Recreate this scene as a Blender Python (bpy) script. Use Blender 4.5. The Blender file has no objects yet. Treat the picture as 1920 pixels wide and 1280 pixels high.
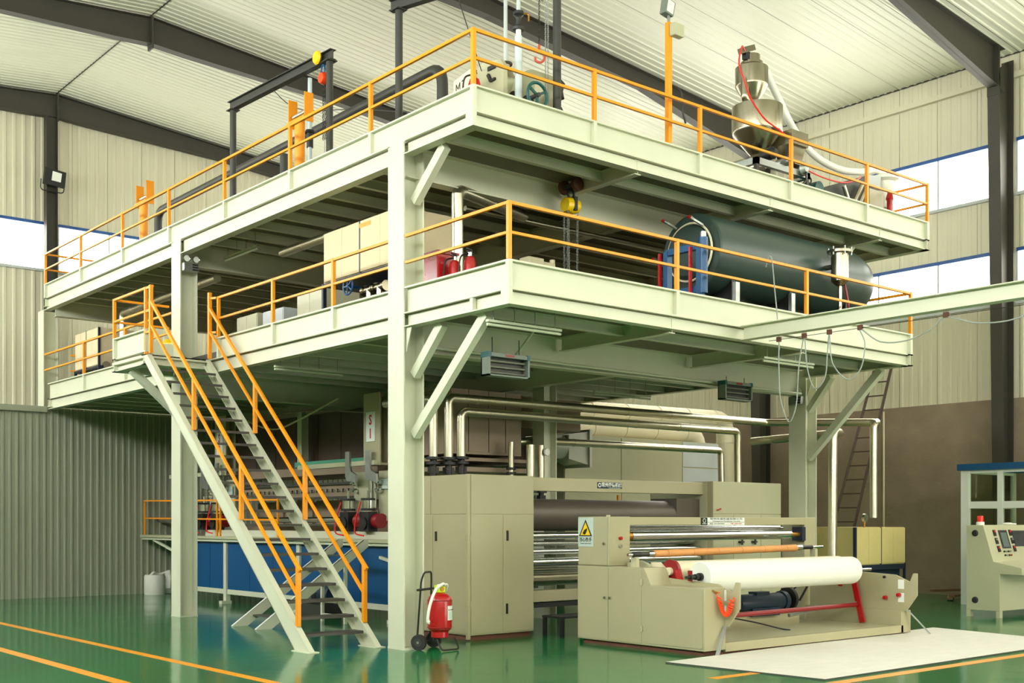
import bpy, math, random
from mathutils import Vector, Matrix
from mathutils import noise as mnoise

random.seed(7)
sc = bpy.context.scene
C = sc.collection
PI = math.pi

# ------------------------------------------------------------------ camera
cam_d = bpy.data.cameras.new('camera')
cam = bpy.data.objects.new('camera', cam_d)
C.objects.link(cam)
cam.location = (-8.806, -12.792, 1.70)
cam.rotation_euler = (PI / 2, 0, -0.6953)
cam_d.sensor_width = 36.0
cam_d.lens = 36.0 * 2191.5 / 1920.0
cam_d.shift_y = (978.3 - 640.0) / 1920.0
cam_d.clip_start = 0.1
cam_d.clip_end = 200
sc.camera = cam

# ------------------------------------------------------------------ world, light, exposure
world = bpy.data.worlds.new('overcast_sky')
sc.world = world
world.use_nodes = True
wb = world.node_tree.nodes['Background']
wb.inputs[0].default_value = (0.85, 0.93, 1.0, 1)
wb.inputs[1].default_value = 1.0
WIN_RIGHT = 9.0      # daylight through the glazing, per wall
WIN_BACK = 8.0
WIN_LEFT = 16.0
WIN_FRONT = 7.0
sc.view_settings.view_transform = 'Standard'
sc.view_settings.look = 'None'
sc.view_settings.gamma = 1.0
sc.view_settings.use_curve_mapping = False
sc.view_settings.exposure = 0.05
try:
    sc.cycles.use_denoising = True
    sc.cycles.denoiser = 'OPENIMAGEDENOISE'
    sc.cycles.max_bounces = 10
    sc.cycles.diffuse_bounces = 5
    sc.cycles.glossy_bounces = 4
    sc.cycles.sample_clamp_indirect = 8.0
    sc.cycles.caustics_reflective = False
    sc.cycles.caustics_refractive = False
except Exception:
    pass

# ------------------------------------------------------------------ materials
def lin(c):
    c = c / 255.0
    return c / 12.92 if c <= 0.04045 else ((c + 0.055) / 1.055) ** 2.4

MATS = {}
def mat(name, rgb, rough=0.5, metal=0.0, var=0.06, scale=3.0, bump=0.0, bscale=40.0, spec=0.5,
        coat=0.0, rvar=0.08, emit=0.0, stretch=None):
    m = bpy.data.materials.new(name)
    m.use_nodes = True
    nt = m.node_tree
    N, L = nt.nodes, nt.links
    b = N['Principled BSDF']
    col = tuple(lin(c) for c in rgb)
    b.inputs['Roughness'].default_value = rough
    b.inputs['Metallic'].default_value = metal
    b.inputs['Specular IOR Level'].default_value = spec
    b.inputs['Coat Weight'].default_value = coat
    b.inputs['Coat Roughness'].default_value = 0.1
    tc = N.new('ShaderNodeTexCoord')
    mp = N.new('ShaderNodeMapping')
    L.new(tc.outputs['Object'], mp.inputs['Vector'])
    if stretch:
        mp.inputs['Scale'].default_value = stretch
    if var > 0:
        nz = N.new('ShaderNodeTexNoise')
        nz.inputs['Scale'].default_value = scale
        nz.inputs['Detail'].default_value = 5
        L.new(mp.outputs[0], nz.inputs['Vector'])
        mx = N.new('ShaderNodeMix')
        mx.data_type = 'RGBA'
        lo = tuple(c * (1 - 2.2 * var) for c in col)
        hi = tuple(min(1, c * (1 + 1.6 * var)) for c in col)
        mx.inputs[6].default_value = lo + (1,)
        mx.inputs[7].default_value = hi + (1,)
        L.new(nz.outputs['Fac'], mx.inputs[0])
        L.new(mx.outputs[2], b.inputs['Base Color'])
        mr = N.new('ShaderNodeMapRange')
        mr.inputs[3].default_value = max(0.02, rough - rvar)
        mr.inputs[4].default_value = min(1, rough + rvar)
        L.new(nz.outputs['Fac'], mr.inputs[0])
        L.new(mr.outputs[0], b.inputs['Roughness'])
    else:
        b.inputs['Base Color'].default_value = col + (1,)
    if bump > 0:
        n2 = N.new('ShaderNodeTexNoise')
        n2.inputs['Scale'].default_value = bscale
        n2.inputs['Detail'].default_value = 3
        L.new(mp.outputs[0], n2.inputs['Vector'])
        bp = N.new('ShaderNodeBump')
        bp.inputs['Strength'].default_value = bump
        bp.inputs['Distance'].default_value = 0.02
        L.new(n2.outputs['Fac'], bp.inputs['Height'])
        L.new(bp.outputs[0], b.inputs['Normal'])
    if emit > 0:
        b.inputs['Emission Color'].default_value = col + (1,)
        b.inputs['Emission Strength'].default_value = emit
    MATS[name] = m
    return m

mat('deck_plate_steel', (112, 106, 82), 0.55, var=0.08, scale=1.5)
mat('steel_green', (206, 207, 184), 0.42, var=0.05, scale=1.5)
mat('machine_beige', (170, 163, 131), 0.36, var=0.04, scale=1.2)
mat('machine_light', (182, 180, 149), 0.34, var=0.04, scale=1.2)
mat('rail_orange', (244, 152, 12), 0.38, var=0.04)
mat('dark_steel', (52, 52, 46), 0.5, var=0.1)
mat('frame_steel', (58, 55, 46), 0.55, var=0.12, scale=2)
mat('wall_sheet', (212, 207, 182), 0.42, var=0.04, scale=0.7)
mat('wall_sheet_low', (148, 150, 130), 0.42, var=0.05, scale=0.8)
mat('roof_sheet', (222, 222, 202), 0.40, var=0.04, scale=0.6)
mat('wall_plaster', (148, 130, 110), 0.85, var=0.16, scale=1.6, bump=0.4, bscale=14)
mat('plain_wall', (214, 212, 192), 0.7, var=0.05)
mat('window_blue', (38, 84, 150), 0.4)
mat('window_grey', (190, 195, 195), 0.5)
mat('line_yellow', (232, 150, 14), 0.4, var=0.08, scale=5)
mat('tread_dark', (70, 66, 60), 0.5, var=0.12, scale=6)
mat('chrome', (222, 224, 222), 0.14, 1.0, var=0.0)
mat('stainless', (156, 148, 128), 0.24, 1.0, var=0.05, scale=3, stretch=(1, 1, 0.1))
mat('foil', (208, 202, 178), 0.32, 1.0, var=0.04, scale=2, bump=0.01, bscale=4)
mat('galvanised', (168, 172, 168), 0.38, 0.9, var=0.1, scale=9)
mat('roll_grey', (92, 84, 74), 0.45, 0.3, var=0.06)
mat('black', (24, 24, 23), 0.5, var=0.1)
mat('rubber', (34, 33, 32), 0.75, var=0.1)
mat('red_paint', (176, 16, 22), 0.28, var=0.05, coat=0.3)
mat('dark_red', (140, 22, 28), 0.35, var=0.06)
mat('red_cable', (232, 40, 34), 0.4, var=0.0)
mat('coil_orange', (248, 72, 16), 0.35, var=0.0)
mat('tank_teal', (50, 68, 62), 0.36, var=0.07, scale=1.2)
mat('teal', (18, 84, 84), 0.4)
mat('blue_panel', (0, 74, 126), 0.42, var=0.06, scale=1.2)
mat('blue_frame', (14, 76, 124), 0.4)
mat('navy', (22, 32, 52), 0.45)
mat('motor_blue', (20, 44, 66), 0.45, var=0.1)
mat('filter_cream', (226, 209, 172), 0.75, var=0.04, scale=2, bump=0.5, bscale=120)
mat('filter_yellow', (203, 187, 122), 0.75, var=0.04, scale=2, bump=0.5, bscale=120)
mat('chamber_brown', (146, 128, 108), 0.45, 0.25, var=0.1, scale=1.5)
mat('chamber_dark', (92, 74, 62), 0.5, 0.1, var=0.1, scale=1.5)
mat('duct_cream', (226, 216, 186), 0.5, var=0.04)
mat('hook_orange', (196, 70, 32), 0.4, var=0.06)
mat('fabric_white', (230, 230, 221), 0.85, var=0.02, bump=0.15, bscale=60)
mat('hose_white', (238, 236, 226), 0.45, var=0.02)
mat('sheet_white', (214, 211, 202), 0.6, var=0.06, scale=2.5, bump=0.7, bscale=4, stretch=(1, 3, 1))
mat('bag_white', (214, 212, 200), 0.6, var=0.06, bump=0.6, bscale=9)
mat('cardboard', (214, 148, 84), 0.6, var=0.1, scale=4)
mat('sign_white', (226, 230, 224), 0.5, var=0.0)
mat('sign_pale', (186, 200, 192), 0.5, var=0.0)
mat('sign_yellow', (240, 196, 6), 0.5, var=0.0)
mat('sign_black', (22, 22, 20), 0.5, var=0.0)
mat('sign_navy', (14, 40, 56), 0.45, var=0.0)
mat('print_red', (200, 24, 32), 0.5, var=0.0)
mat('lamp_glass', (232, 234, 226), 0.2, var=0.0)
mat('heater_case', (116, 126, 116), 0.5, var=0.08)
mat('heater_tube', (150, 150, 138), 0.3, 0.6, var=0.0)
mat('tube_pale', (196, 202, 176), 0.4, var=0.0)
mat('duct_grey', (206, 206, 192), 0.35, 0.2, var=0.08)
mat('sight_blue', (196, 208, 210), 0.12, var=0.0)
mat('tube_white', (236, 238, 226), 0.35, var=0.0)
mat('yellow_paint', (240, 200, 10), 0.35, var=0.04)
mat('lime', (206, 232, 20), 0.4, var=0.0)
mat('screen', (86, 98, 96), 0.2, var=0.05)
mat('screen_dark', (30, 32, 31), 0.15, var=0.0)
mat('beacon_red', (240, 40, 30), 0.2, var=0.0, coat=0.5)
mat('wood', (120, 92, 62), 0.7, var=0.15, scale=5, stretch=(1, 8, 8))
mat('ladder_steel', (84, 66, 56), 0.6, var=0.1)
mat('rust', (104, 62, 46), 0.8, var=0.2, scale=6)
mat('brass', (170, 120, 50), 0.35, 0.8)
mat('green_print', (70, 150, 120), 0.5, var=0.0)
mat('cable_black', (30, 30, 30), 0.5, var=0.0)
mat('cable_grey', (150, 156, 150), 0.5, var=0.0)

def glass_mat(name, tint, rough=0.03, alpha=0.75):
    m = bpy.data.materials.new(name)
    m.use_nodes = True
    nt = m.node_tree
    N, L = nt.nodes, nt.links
    out = N['Material Output']
    N.remove(N['Principled BSDF'])
    tr = N.new('ShaderNodeBsdfTransparent')
    tr.inputs[0].default_value = tuple(lin(c) for c in tint) + (1,)
    gl = N.new('ShaderNodeBsdfGlossy')
    gl.inputs['Roughness'].default_value = rough
    lw = N.new('ShaderNodeLayerWeight')
    lw.inputs[0].default_value = 0.5
    pw = N.new('ShaderNodeMath'); pw.operation = 'POWER'; pw.inputs[1].default_value = 4.0
    L.new(lw.outputs['Facing'], pw.inputs[0])
    fr = N.new('ShaderNodeMath'); fr.operation = 'MULTIPLY_ADD'; fr.inputs[1].default_value = 0.6; fr.inputs[2].default_value = 0.04
    L.new(pw.outputs[0], fr.inputs[0])
    ms = N.new('ShaderNodeMixShader')
    L.new(fr.outputs[0], ms.inputs[0])
    L.new(tr.outputs[0], ms.inputs[1])
    L.new(gl.outputs[0], ms.inputs[2])
    L.new(ms.outputs[0], out.inputs[0])
    MATS[name] = m
glass_mat('booth_glass', (236, 242, 232))
glass_mat('clear_tube', (214, 226, 228), 0.05)

def window_mat(name, strength, col):
    m = bpy.data.materials.new(name)
    m.use_nodes = True
    b = m.node_tree.nodes['Principled BSDF']
    b.inputs['Base Color'].default_value = (0.8, 0.82, 0.82, 1)
    b.inputs['Roughness'].default_value = 0.3
    b.inputs['Emission Color'].default_value = col + (1,)
    b.inputs['Emission Strength'].default_value = strength
    MATS[name] = m
window_mat('pane_right', WIN_RIGHT, (1.0, 0.975, 0.86))
window_mat('pane_back', WIN_BACK, (1.0, 0.98, 0.88))
window_mat('pane_left', WIN_LEFT, (0.97, 1.0, 0.97))
window_mat('pane_front', WIN_FRONT, (1.0, 0.965, 0.84))

def floor_mat():
    m = mat('floor_epoxy', (24, 108, 66), 0.13, var=0.0, spec=0.5)
    nt = m.node_tree
    N, L = nt.nodes, nt.links
    b = N['Principled BSDF']
    tc = N.new('ShaderNodeTexCoord')
    n1 = N.new('ShaderNodeTexNoise'); n1.inputs['Scale'].default_value = 0.55; n1.inputs['Detail'].default_value = 6
    L.new(tc.outputs['Object'], n1.inputs['Vector'])
    mx = N.new('ShaderNodeMix'); mx.data_type = 'RGBA'
    mx.inputs[6].default_value = (lin(8), lin(84), lin(44), 1)
    mx.inputs[7].default_value = (lin(20), lin(122), lin(66), 1)
    L.new(n1.outputs['Fac'], mx.inputs[0])
    # scuffs
    n3 = N.new('ShaderNodeTexNoise'); n3.inputs['Scale'].default_value = 7.0; n3.inputs['Detail'].default_value = 8
    n3.inputs['Roughness'].default_value = 0.75
    L.new(tc.outputs['Object'], n3.inputs['Vector'])
    cr = N.new('ShaderNodeMapRange'); cr.inputs[1].default_value = 0.62; cr.inputs[2].default_value = 0.8
    cr.inputs[3].default_value = 0.0; cr.inputs[4].default_value = 0.35
    L.new(n3.outputs['Fac'], cr.inputs[0])
    mx2 = N.new('ShaderNodeMix'); mx2.data_type = 'RGBA'
    mx2.inputs[7].default_value = (lin(96), lin(160), lin(120), 1)
    L.new(mx.outputs[2], mx2.inputs[6]); L.new(cr.outputs[0], mx2.inputs[0])
    L.new(mx2.outputs[2], b.inputs['Base Color'])
    mr = N.new('ShaderNodeMapRange'); mr.inputs[3].default_value = 0.07; mr.inputs[4].default_value = 0.2
    L.new(n1.outputs['Fac'], mr.inputs[0]); L.new(mr.outputs[0], b.inputs['Roughness'])
    n2 = N.new('ShaderNodeTexNoise'); n2.inputs['Scale'].default_value = 1.6; n2.inputs['Detail'].default_value = 2
    L.new(tc.outputs['Object'], n2.inputs['Vector'])
    bp = N.new('ShaderNodeBump'); bp.inputs['Strength'].default_value = 0.12; bp.inputs['Distance'].default_value = 0.03
    L.new(n2.outputs['Fac'], bp.inputs['Height']); L.new(bp.outputs[0], b.inputs['Normal'])
floor_mat()

def scuffed(name, rgb, sc_, lo, hi, amt, stretch):
    m = MATS[name]; nt = m.node_tree; N, L = nt.nodes, nt.links
    b = N['Principled BSDF']
    src = b.inputs['Base Color'].links[0].from_socket
    tc = N.new('ShaderNodeTexCoord'); mp = N.new('ShaderNodeMapping'); mp.inputs['Scale'].default_value = stretch
    L.new(tc.outputs['Object'], mp.inputs['Vector'])
    nz = N.new('ShaderNodeTexNoise'); nz.inputs['Scale'].default_value = sc_; nz.inputs['Detail'].default_value = 6; nz.inputs['Roughness'].default_value = 0.7
    L.new(mp.outputs[0], nz.inputs['Vector'])
    mr = N.new('ShaderNodeMapRange'); mr.inputs[1].default_value = lo; mr.inputs[2].default_value = hi; mr.inputs[4].default_value = amt
    L.new(nz.outputs['Fac'], mr.inputs[0])
    mx = N.new('ShaderNodeMix'); mx.data_type = 'RGBA'
    mx.inputs[7].default_value = tuple(lin(c) for c in rgb) + (1,)
    L.new(mr.outputs[0], mx.inputs[0]); L.new(src, mx.inputs[6]); L.new(mx.outputs[2], b.inputs['Base Color'])
scuffed('wall_plaster', (186, 172, 150), 2.2, 0.66, 0.74, 0.6, (1, 1, 2.2))
scuffed('machine_beige', (120, 112, 84), 5.0, 0.66, 0.8, 0.25, (1, 1, 0.4))

# ------------------------------------------------------------------ geometry helpers
def V(*a):
    return Vector(a)

class G:
    """collects shapes; build() links them as ONE mesh object"""
    def __init__(s):
        s.v, s.f = [], []
    def add(s, vs, fs):
        n = len(s.v)
        s.v += [Vector(p) for p in vs]
        s.f += [tuple(i + n for i in q) for q in fs]
        return s
    def box(s, x0, x1, y0, y1, z0, z1):
        if x0 > x1: x0, x1 = x1, x0
        if y0 > y1: y0, y1 = y1, y0
        if z0 > z1: z0, z1 = z1, z0
        return s.add([(x0, y0, z0), (x1, y0, z0), (x1, y1, z0), (x0, y1, z0),
                      (x0, y0, z1), (x1, y0, z1), (x1, y1, z1), (x0, y1, z1)],
                     [(0, 3, 2, 1), (4, 5, 6, 7), (0, 1, 5, 4), (1, 2, 6, 5), (2, 3, 7, 6), (3, 0, 4, 7)])
    def bar(s, p, q, w, h=None, up=(0, 0, 1)):
        h = h or w
        p, q = Vector(p), Vector(q)
        d = (q - p).normalized()
        up = Vector(up)
        if abs(d.dot(up)) > 0.98:
            up = Vector((0, 1, 0))
        a = d.cross(up).normalized()
        b = a.cross(d)
        a *= w / 2; b *= h / 2
        vs = [p - a - b, p + a - b, p + a + b, p - a + b, q - a - b, q + a - b, q + a + b, q - a + b]
        return s.add(vs, [(0, 1, 2, 3), (7, 6, 5, 4), (4, 5, 1, 0), (5, 6, 2, 1), (6, 7, 3, 2), (7, 4, 0, 3)])
    def cyl(s, p, q, r, r2=None, n=16, cap=True):
        r2 = r if r2 is None else r2
        p, q = Vector(p), Vector(q)
        d = (q - p).normalized()
        up = Vector((0, 0, 1)) if abs(d.z) < 0.9 else Vector((1, 0, 0))
        a = d.cross(up).normalized(); b = a.cross(d)
        vs, fs = [], []
        for i in range(n):
            t = 2 * PI * i / n
            o = a * math.cos(t) + b * math.sin(t)
            vs += [p + o * r, q + o * r2]
        for i in range(n):
            j = (i + 1) % n
            fs.append((2 * i, 2 * i + 1, 2 * j + 1, 2 * j))
        if cap:
            fs.append(tuple(2 * i for i in range(n)))
            fs.append(tuple(2 * i + 1 for i in reversed(range(n))))
        return s.add(vs, fs)
    def lathe(s, c, prof, axis='z', n=24):
        """prof: list of (radius, along) ; closed at the ends where radius is 0"""
        c = Vector(c)
        ax = {'x': (V(1, 0, 0), V(0, 1, 0), V(0, 0, 1)), 'y': (V(0, 1, 0), V(0, 0, 1), V(1, 0, 0)),
              'z': (V(0, 0, 1), V(1, 0, 0), V(0, 1, 0))}[axis]
        vs, fs, rows = [], [], []
        for r, t in prof:
            if r <= 1e-6:
                rows.append([len(vs)]); vs.append(c + ax[0] * t)
            else:
                row = []
                for i in range(n):
                    a = 2 * PI * i / n
                    row.append(len(vs))
                    vs.append(c + ax[0] * t + (ax[1] * math.cos(a) + ax[2] * math.sin(a)) * r)
                rows.append(row)
        for A, B in zip(rows, rows[1:]):
            for i in range(n):
                j = (i + 1) % n
                if len(A) == 1 and len(B) > 1: fs.append((A[0], B[j], B[i]))
                elif len(B) == 1 and len(A) > 1: fs.append((A[i], A[j], B[0]))
                elif len(A) > 1: fs.append((A[i], A[j], B[j], B[i]))
        if len(rows[0]) > 1: fs.append(tuple(reversed(rows[0])))
        if len(rows[-1]) > 1: fs.append(tuple(rows[-1]))
        return s.add(vs, fs)
    def tube(s, pts, r, n=8, rr=None):
        pts = [Vector(p) for p in pts]
        vs, fs = [], []
        prev = None
        for k, p in enumerate(pts):
            d = (pts[min(k + 1, len(pts) - 1)] - pts[max(k - 1, 0)]).normalized()
            if prev is None:
                up = Vector((0, 0, 1)) if abs(d.z) < 0.9 else Vector((1, 0, 0))
                a = d.cross(up).normalized()
            else:
                a = (prev - d * prev.dot(d)).normalized()
            prev = a
            b = d.cross(a)
            R = rr[k] if rr else r
            for i in range(n):
                t = 2 * PI * i / n
                vs.append(p + (a * math.cos(t) + b * math.sin(t)) * R)
        m = len(pts)
        for k in range(m - 1):
            for i in range(n):
                j = (i + 1) % n
                fs.append((k * n + i, k * n + j, (k + 1) * n + j, (k + 1) * n + i))
        fs.append(tuple(reversed(range(n))))
        fs.append(tuple(range((m - 1) * n, m * n)))
        return s.add(vs, fs)
    def prism(s, poly, axis, a, b):
        def P(u, w, t):
            return {'x': (t, u, w), 'y': (u, t, w), 'z': (u, w, t)}[axis]
        n = len(poly)
        area = sum(poly[i][0] * poly[(i + 1) % n][1] - poly[(i + 1) % n][0] * poly[i][1] for i in range(n))
        if a > b: a, b = b, a
        pl = list(poly) if (area > 0) == (axis != 'y') else list(reversed(poly))
        vs = [P(u, w, a) for u, w in pl] + [P(u, w, b) for u, w in pl]
        fs = [tuple(reversed(range(n))), tuple(range(n, 2 * n))]
        fs += [(i, (i + 1) % n, (i + 1) % n + n, i + n) for i in range(n)]
        return s.add(vs, fs)
    def torus(s, c, axis, R, r, n=20, m=6, sy=1.0):
        c = Vector(c)
        ax = {'x': (V(0, 1, 0), V(0, 0, 1), V(1, 0, 0)), 'y': (V(0, 0, 1), V(1, 0, 0), V(0, 1, 0)),
              'z': (V(1, 0, 0), V(0, 1, 0), V(0, 0, 1))}[axis]
        vs, fs = [], []
        for i in range(n):
            a = 2 * PI * i / n
            o = ax[0] * math.cos(a) + ax[1] * math.sin(a) * sy
            for j in range(m):
                t = 2 * PI * j / m
                vs.append(c + o * (R + r * math.cos(t)) + ax[2] * r * math.sin(t))
        for i in range(n):
            for j in range(m):
                fs.append((i * m + j, ((i + 1) % n) * m + j, ((i + 1) % n) * m + (j + 1) % m, i * m + (j + 1) % m))
        return s.add(vs, fs)
    def ibeam(s, p, q, h, w, tf=0.012, tw=0.01, up=(0, 0, 1)):
        p, q = Vector(p), Vector(q)
        d = (q - p).normalized(); up = Vector(up)
        a = d.cross(up).normalized(); b = a.cross(d)
        o = b * (h / 2 - tf / 2)
        s.bar(p + o, q + o, w, tf, b); s.bar(p - o, q - o, w, tf, b); s.bar(p, q, tw, h - 2 * tf, b)
        return s
    def hcol(s, x0, x1, y0, y1, z0, z1, t=0.02):
        """H column: flanges on the -X and +X sides, web between"""
        ym = (y0 + y1) / 2
        s.box(x0, x0 + t, y0, y1, z0, z1); s.box(x1 - t, x1, y0, y1, z0, z1)
        s.box(x0 + t, x1 - t, ym - 0.008, ym + 0.008, z0, z1)
        return s
    def build(s, name, m, parent=None, bev=0, smooth=True, base=None):
        root = parent
        while root is not None and root.parent is not None:
            root = root.parent
        if root is not None:
            org = Vector(root['_o']) if '_o' in root else root.location.copy()
        else:
            org = Vector(base) if base is not None else Vector((0, 0, 0))
        me = bpy.data.meshes.new(name)
        me.from_pydata([tuple(p - org) for p in s.v], [], s.f)
        me.validate()
        if smooth:
            me.polygons.foreach_set('use_smooth', [True] * len(me.polygons))
            me.set_sharp_from_angle(angle=math.radians(32))
        me.materials.append(MATS[m])
        o = bpy.data.objects.new(name, me)
        C.objects.link(o)
        if parent is not None:
            o.parent = parent
        else:
            o.location = org
        if bev:
            md = o.modifiers.new('edge', 'BEVEL')
            md.width = bev; md.segments = 2; md.limit_method = 'ANGLE'
        return o

def tag(o, label, cat, group=None, kind=None):
    o['label'] = label
    if cat: o['category'] = cat
    if group: o['group'] = group
    if kind: o['kind'] = kind
    return o

def thing(name, label, cat, loc=(0, 0, 0), rz=0.0, group=None):
    o = bpy.data.objects.new(name, None)
    o.empty_display_size = 0.2
    C.objects.link(o)
    o.location = loc
    o.rotation_euler = (0, 0, rz)
    return tag(o, label, cat, group)

def dup(root, loc, rz=None, label=None):
    def cp(o, par):
        c = o.copy()
        C.objects.link(c)
        if par is not None:
            c.parent = par
        for ch in list(o.children):
            cp(ch, c)
        return c
    r = cp(root, None)
    r.location = loc
    if rz is not None: r.rotation_euler = (0, 0, rz)
    if label: r['label'] = label
    return r

def struct(o):
    o['kind'] = 'structure'
    return o

def text(s, size, loc, face, m, parent, name='lettering', bold=0.0, align='CENTER', sx=1.0):
    cu = bpy.data.curves.new(name, 'FONT')
    cu.body = s; cu.size = size; cu.align_x = align; cu.align_y = 'CENTER'
    cu.extrude = 0.0008; cu.offset = bold; cu.resolution_u = 2
    to = bpy.data.objects.new(name, cu)
    C.objects.link(to)
    dg = bpy.context.evaluated_depsgraph_get()
    me = bpy.data.meshes.new_from_object(to.evaluated_get(dg))
    bpy.data.objects.remove(to); bpy.data.curves.remove(cu)
    R = {'-Y': Matrix.Rotation(PI / 2, 4, 'X'),
         '-X': Matrix.Rotation(-PI / 2, 4, 'Z') @ Matrix.Rotation(PI / 2, 4, 'X')}[face]
    root = parent
    while root.parent is not None:
        root = root.parent
    me.transform(Matrix.Translation(Vector(loc) - root.location) @ R @ Matrix.Diagonal((sx, 1, 1, 1)))
    me.materials.clear(); me.materials.append(MATS[m])
    me.name = name
    o = bpy.data.objects.new(name, me)
    C.objects.link(o)
    o.parent = parent
    return o

def arc(c, r, a0, a1, n, f):
    return [f(c, r, a0 + (a1 - a0) * i / n) for i in range(n + 1)]

def smooth_path(pts, k=6):
    """Catmull-Rom through the points"""
    P = [Vector(p) for p in pts]
    P = [P[0] * 2 - P[1]] + P + [P[-1] * 2 - P[-2]]
    out = []
    for i in range(1, len(P) - 2):
        for j in range(k):
            t = j / k
            a, b, c, d = P[i - 1], P[i], P[i + 1], P[i + 2]
            out.append(0.5 * ((2 * b) + (c - a) * t + (2 * a - 5 * b + 4 * c - d) * t * t + (3 * b - a - 3 * c + d) * t ** 3))
    out.append(P[-2])
    return out

def bent(pts, r):
    """polyline with rounded corners of radius r"""
    P = [Vector(p) for p in pts]
    out = [P[0]]
    for i in range(1, len(P) - 1):
        a = (P[i - 1] - P[i]).normalized(); b = (P[i + 1] - P[i]).normalized()
        for j in range(7):
            t = j / 6
            out.append((P[i] + a * r) * (1 - t) ** 2 + P[i] * 2 * t * (1 - t) + (P[i] + b * r) * t * t)
    out.append(P[-1])
    return out

def chain(p, q, parent, m, link=0.045, name='chain'):
    p, q = Vector(p), Vector(q)
    g = G()
    n = max(2, int((q - p).length / (link * 0.8)))
    for i in range(n):
        c = p.lerp(q, (i + 0.5) / n)
        g.torus(c, 'x' if i % 2 else 'y', link * 0.32, link * 0.11, 8, 4, 1.0)
    for i in range(len(g.v)):
        pass
    return g.build(name, m, parent)
# ================================================================== the hall
XR, XL, YB, YF = 16.6, -12.3, 20.0, -20.0      # right, left, back (gable), front walls
RX, RZ, EZ = 2.15, 13.47, 12.2                 # ridge and eaves
def roof_z(x):
    return RZ - (RZ - EZ) * abs(x - RX) / (XR - RX)

floor = struct(G().box(XL - .3, XR + .3, YF - .3, YB + .3, -0.2, 0.0).build('floor', 'floor_epoxy'))
floor['label'] = 'glossy green epoxy factory floor'
for a, b, c, d in ((-2.89, -2.76, -16, 13.9), (-4.13, -3.98, -16, 13.9), (1.0, 15.8, -4.50, -4.37), (1.0, 15.8, -5.58, -5.43)):
    G().box(a, b, c, d, 0.0, 0.002).build('floor_line', 'line_yellow', floor)

def sheet_mesh(name, width, pitch, length_at, depth=0.022, m='wall_sheet', axis='y', z0=0, ripple=True):
    """profiled sheet, ribs vertical; u runs along the width, returns (verts u,d,z ; faces)"""
    us = [(0, 0.0)]
    n = max(1, round(width / pitch))
    p = width / n
    for i in range(n):
        b = i * p
        us += [(b + p * .34, 0), (b + p * .42, .35), (b + p * .58, .35), (b + p * .66, 0)] if ripple and i < n - 1 else []
        if i == n - 1:
            us += [(b + p * .55, 0), (b + p * .68, 1), (b + p * .9, 1), (b + p * .985, 0)]
        else:
            us += []
    us.append((width, 0))
    return us

def panel_wall(parent, name, u0, u1, width, zf, place, m, ribs, depth, name_part='wall_panel'):
    """row of profiled panels; zf(u)->(z0,z1); place(u,d,z)->xyz ; d is towards the room"""
    n = round((u1 - u0) / width)
    w = (u1 - u0) / n
    shared = {}
    for i in range(n):
        ua = u0 + i * w
        za0, za1 = zf(ua); zb0, zb1 = zf(ua + w)
        key = (round(za1 - za0, 3), round(zb1 - zb0, 3))
        if key in shared:
            src = shared[key]
            o = src[0].copy(); C.objects.link(o); o.parent = parent
            o.location = Vector(place(ua, 0, za0)) - Vector(place(src[1], 0, src[2])) + src[0].location
            continue
        prof = [(0.0, 0.0)]
        for k in range(ribs):
            b = k * w / ribs; p = w / ribs
            if k == ribs - 1:
                prof += [(b + p * .52, 0), (b + p * .62, 1), (b + p * .86, 1), (b + p * .965, 0.05), (b + p * .97, -.7)]
            else:
                prof += [(b + p * .52, 0), (b + p * .62, .8), (b + p * .86, .8), (b + p * .96, 0)]
        prof.append((w, -.7)); 
        g = G(); vs = []
        for u, dd in prof:
            f = u / w
            z0 = za0 + (zb0 - za0) * f; z1 = za1 + (zb1 - za1) * f
            vs += [place(ua + u, dd * depth, z0), place(ua + u, dd * depth, z1)]
        fs = [(2 * k, 2 * k + 2, 2 * k + 3, 2 * k + 1) for k in range(len(prof) - 1)]
        g.add(vs, fs)
        o = g.build(name_part, m, parent, smooth=False)
        shared[key] = (o, ua, za0)

# ---- right wall: brown plastered base, sheet bands and two window bands
wall_right = struct(G().box(XR + .06, XR + .3, YF, YB, 0, EZ + .15).build('wall_right', 'plain_wall'))
wall_right['label'] = 'long side wall of pale sheeting above a brown plastered base'
G().box(XR - .06, XR + .06, YF, YB, 0, 4.47).build('plaster_base', 'wall_plaster', wall_right)
G().box(XR - .11, XR - .06, YF, YB, 0, 0.12).build('kerb', 'wall_plaster', wall_right)
def place_r(u, d, z):
    return (XR + .03 - d, u, z)
for z0, z1 in ((4.47, 6.62), (7.78, 9.05), (10.24, EZ + .02)):
    panel_wall(wall_right, 'p', -4.0, 20.0, 1.0, lambda u: (z0, z1), place_r, 'wall_sheet', 4, 0.016)
    G().box(XR + .0, XR + .06, YF, -4, z0, z1).build('wall_panel', 'wall_sheet', wall_right)
G().box(XR - .10, XR + .04, YF, YB, 11.62, 11.74).build('eaves_rail', 'wall_sheet', wall_right)
G().box(XR - .02, XR + .05, YF, YB, EZ - .02, EZ + .1).build('closer_strip', 'dark_steel', wall_right)

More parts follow.
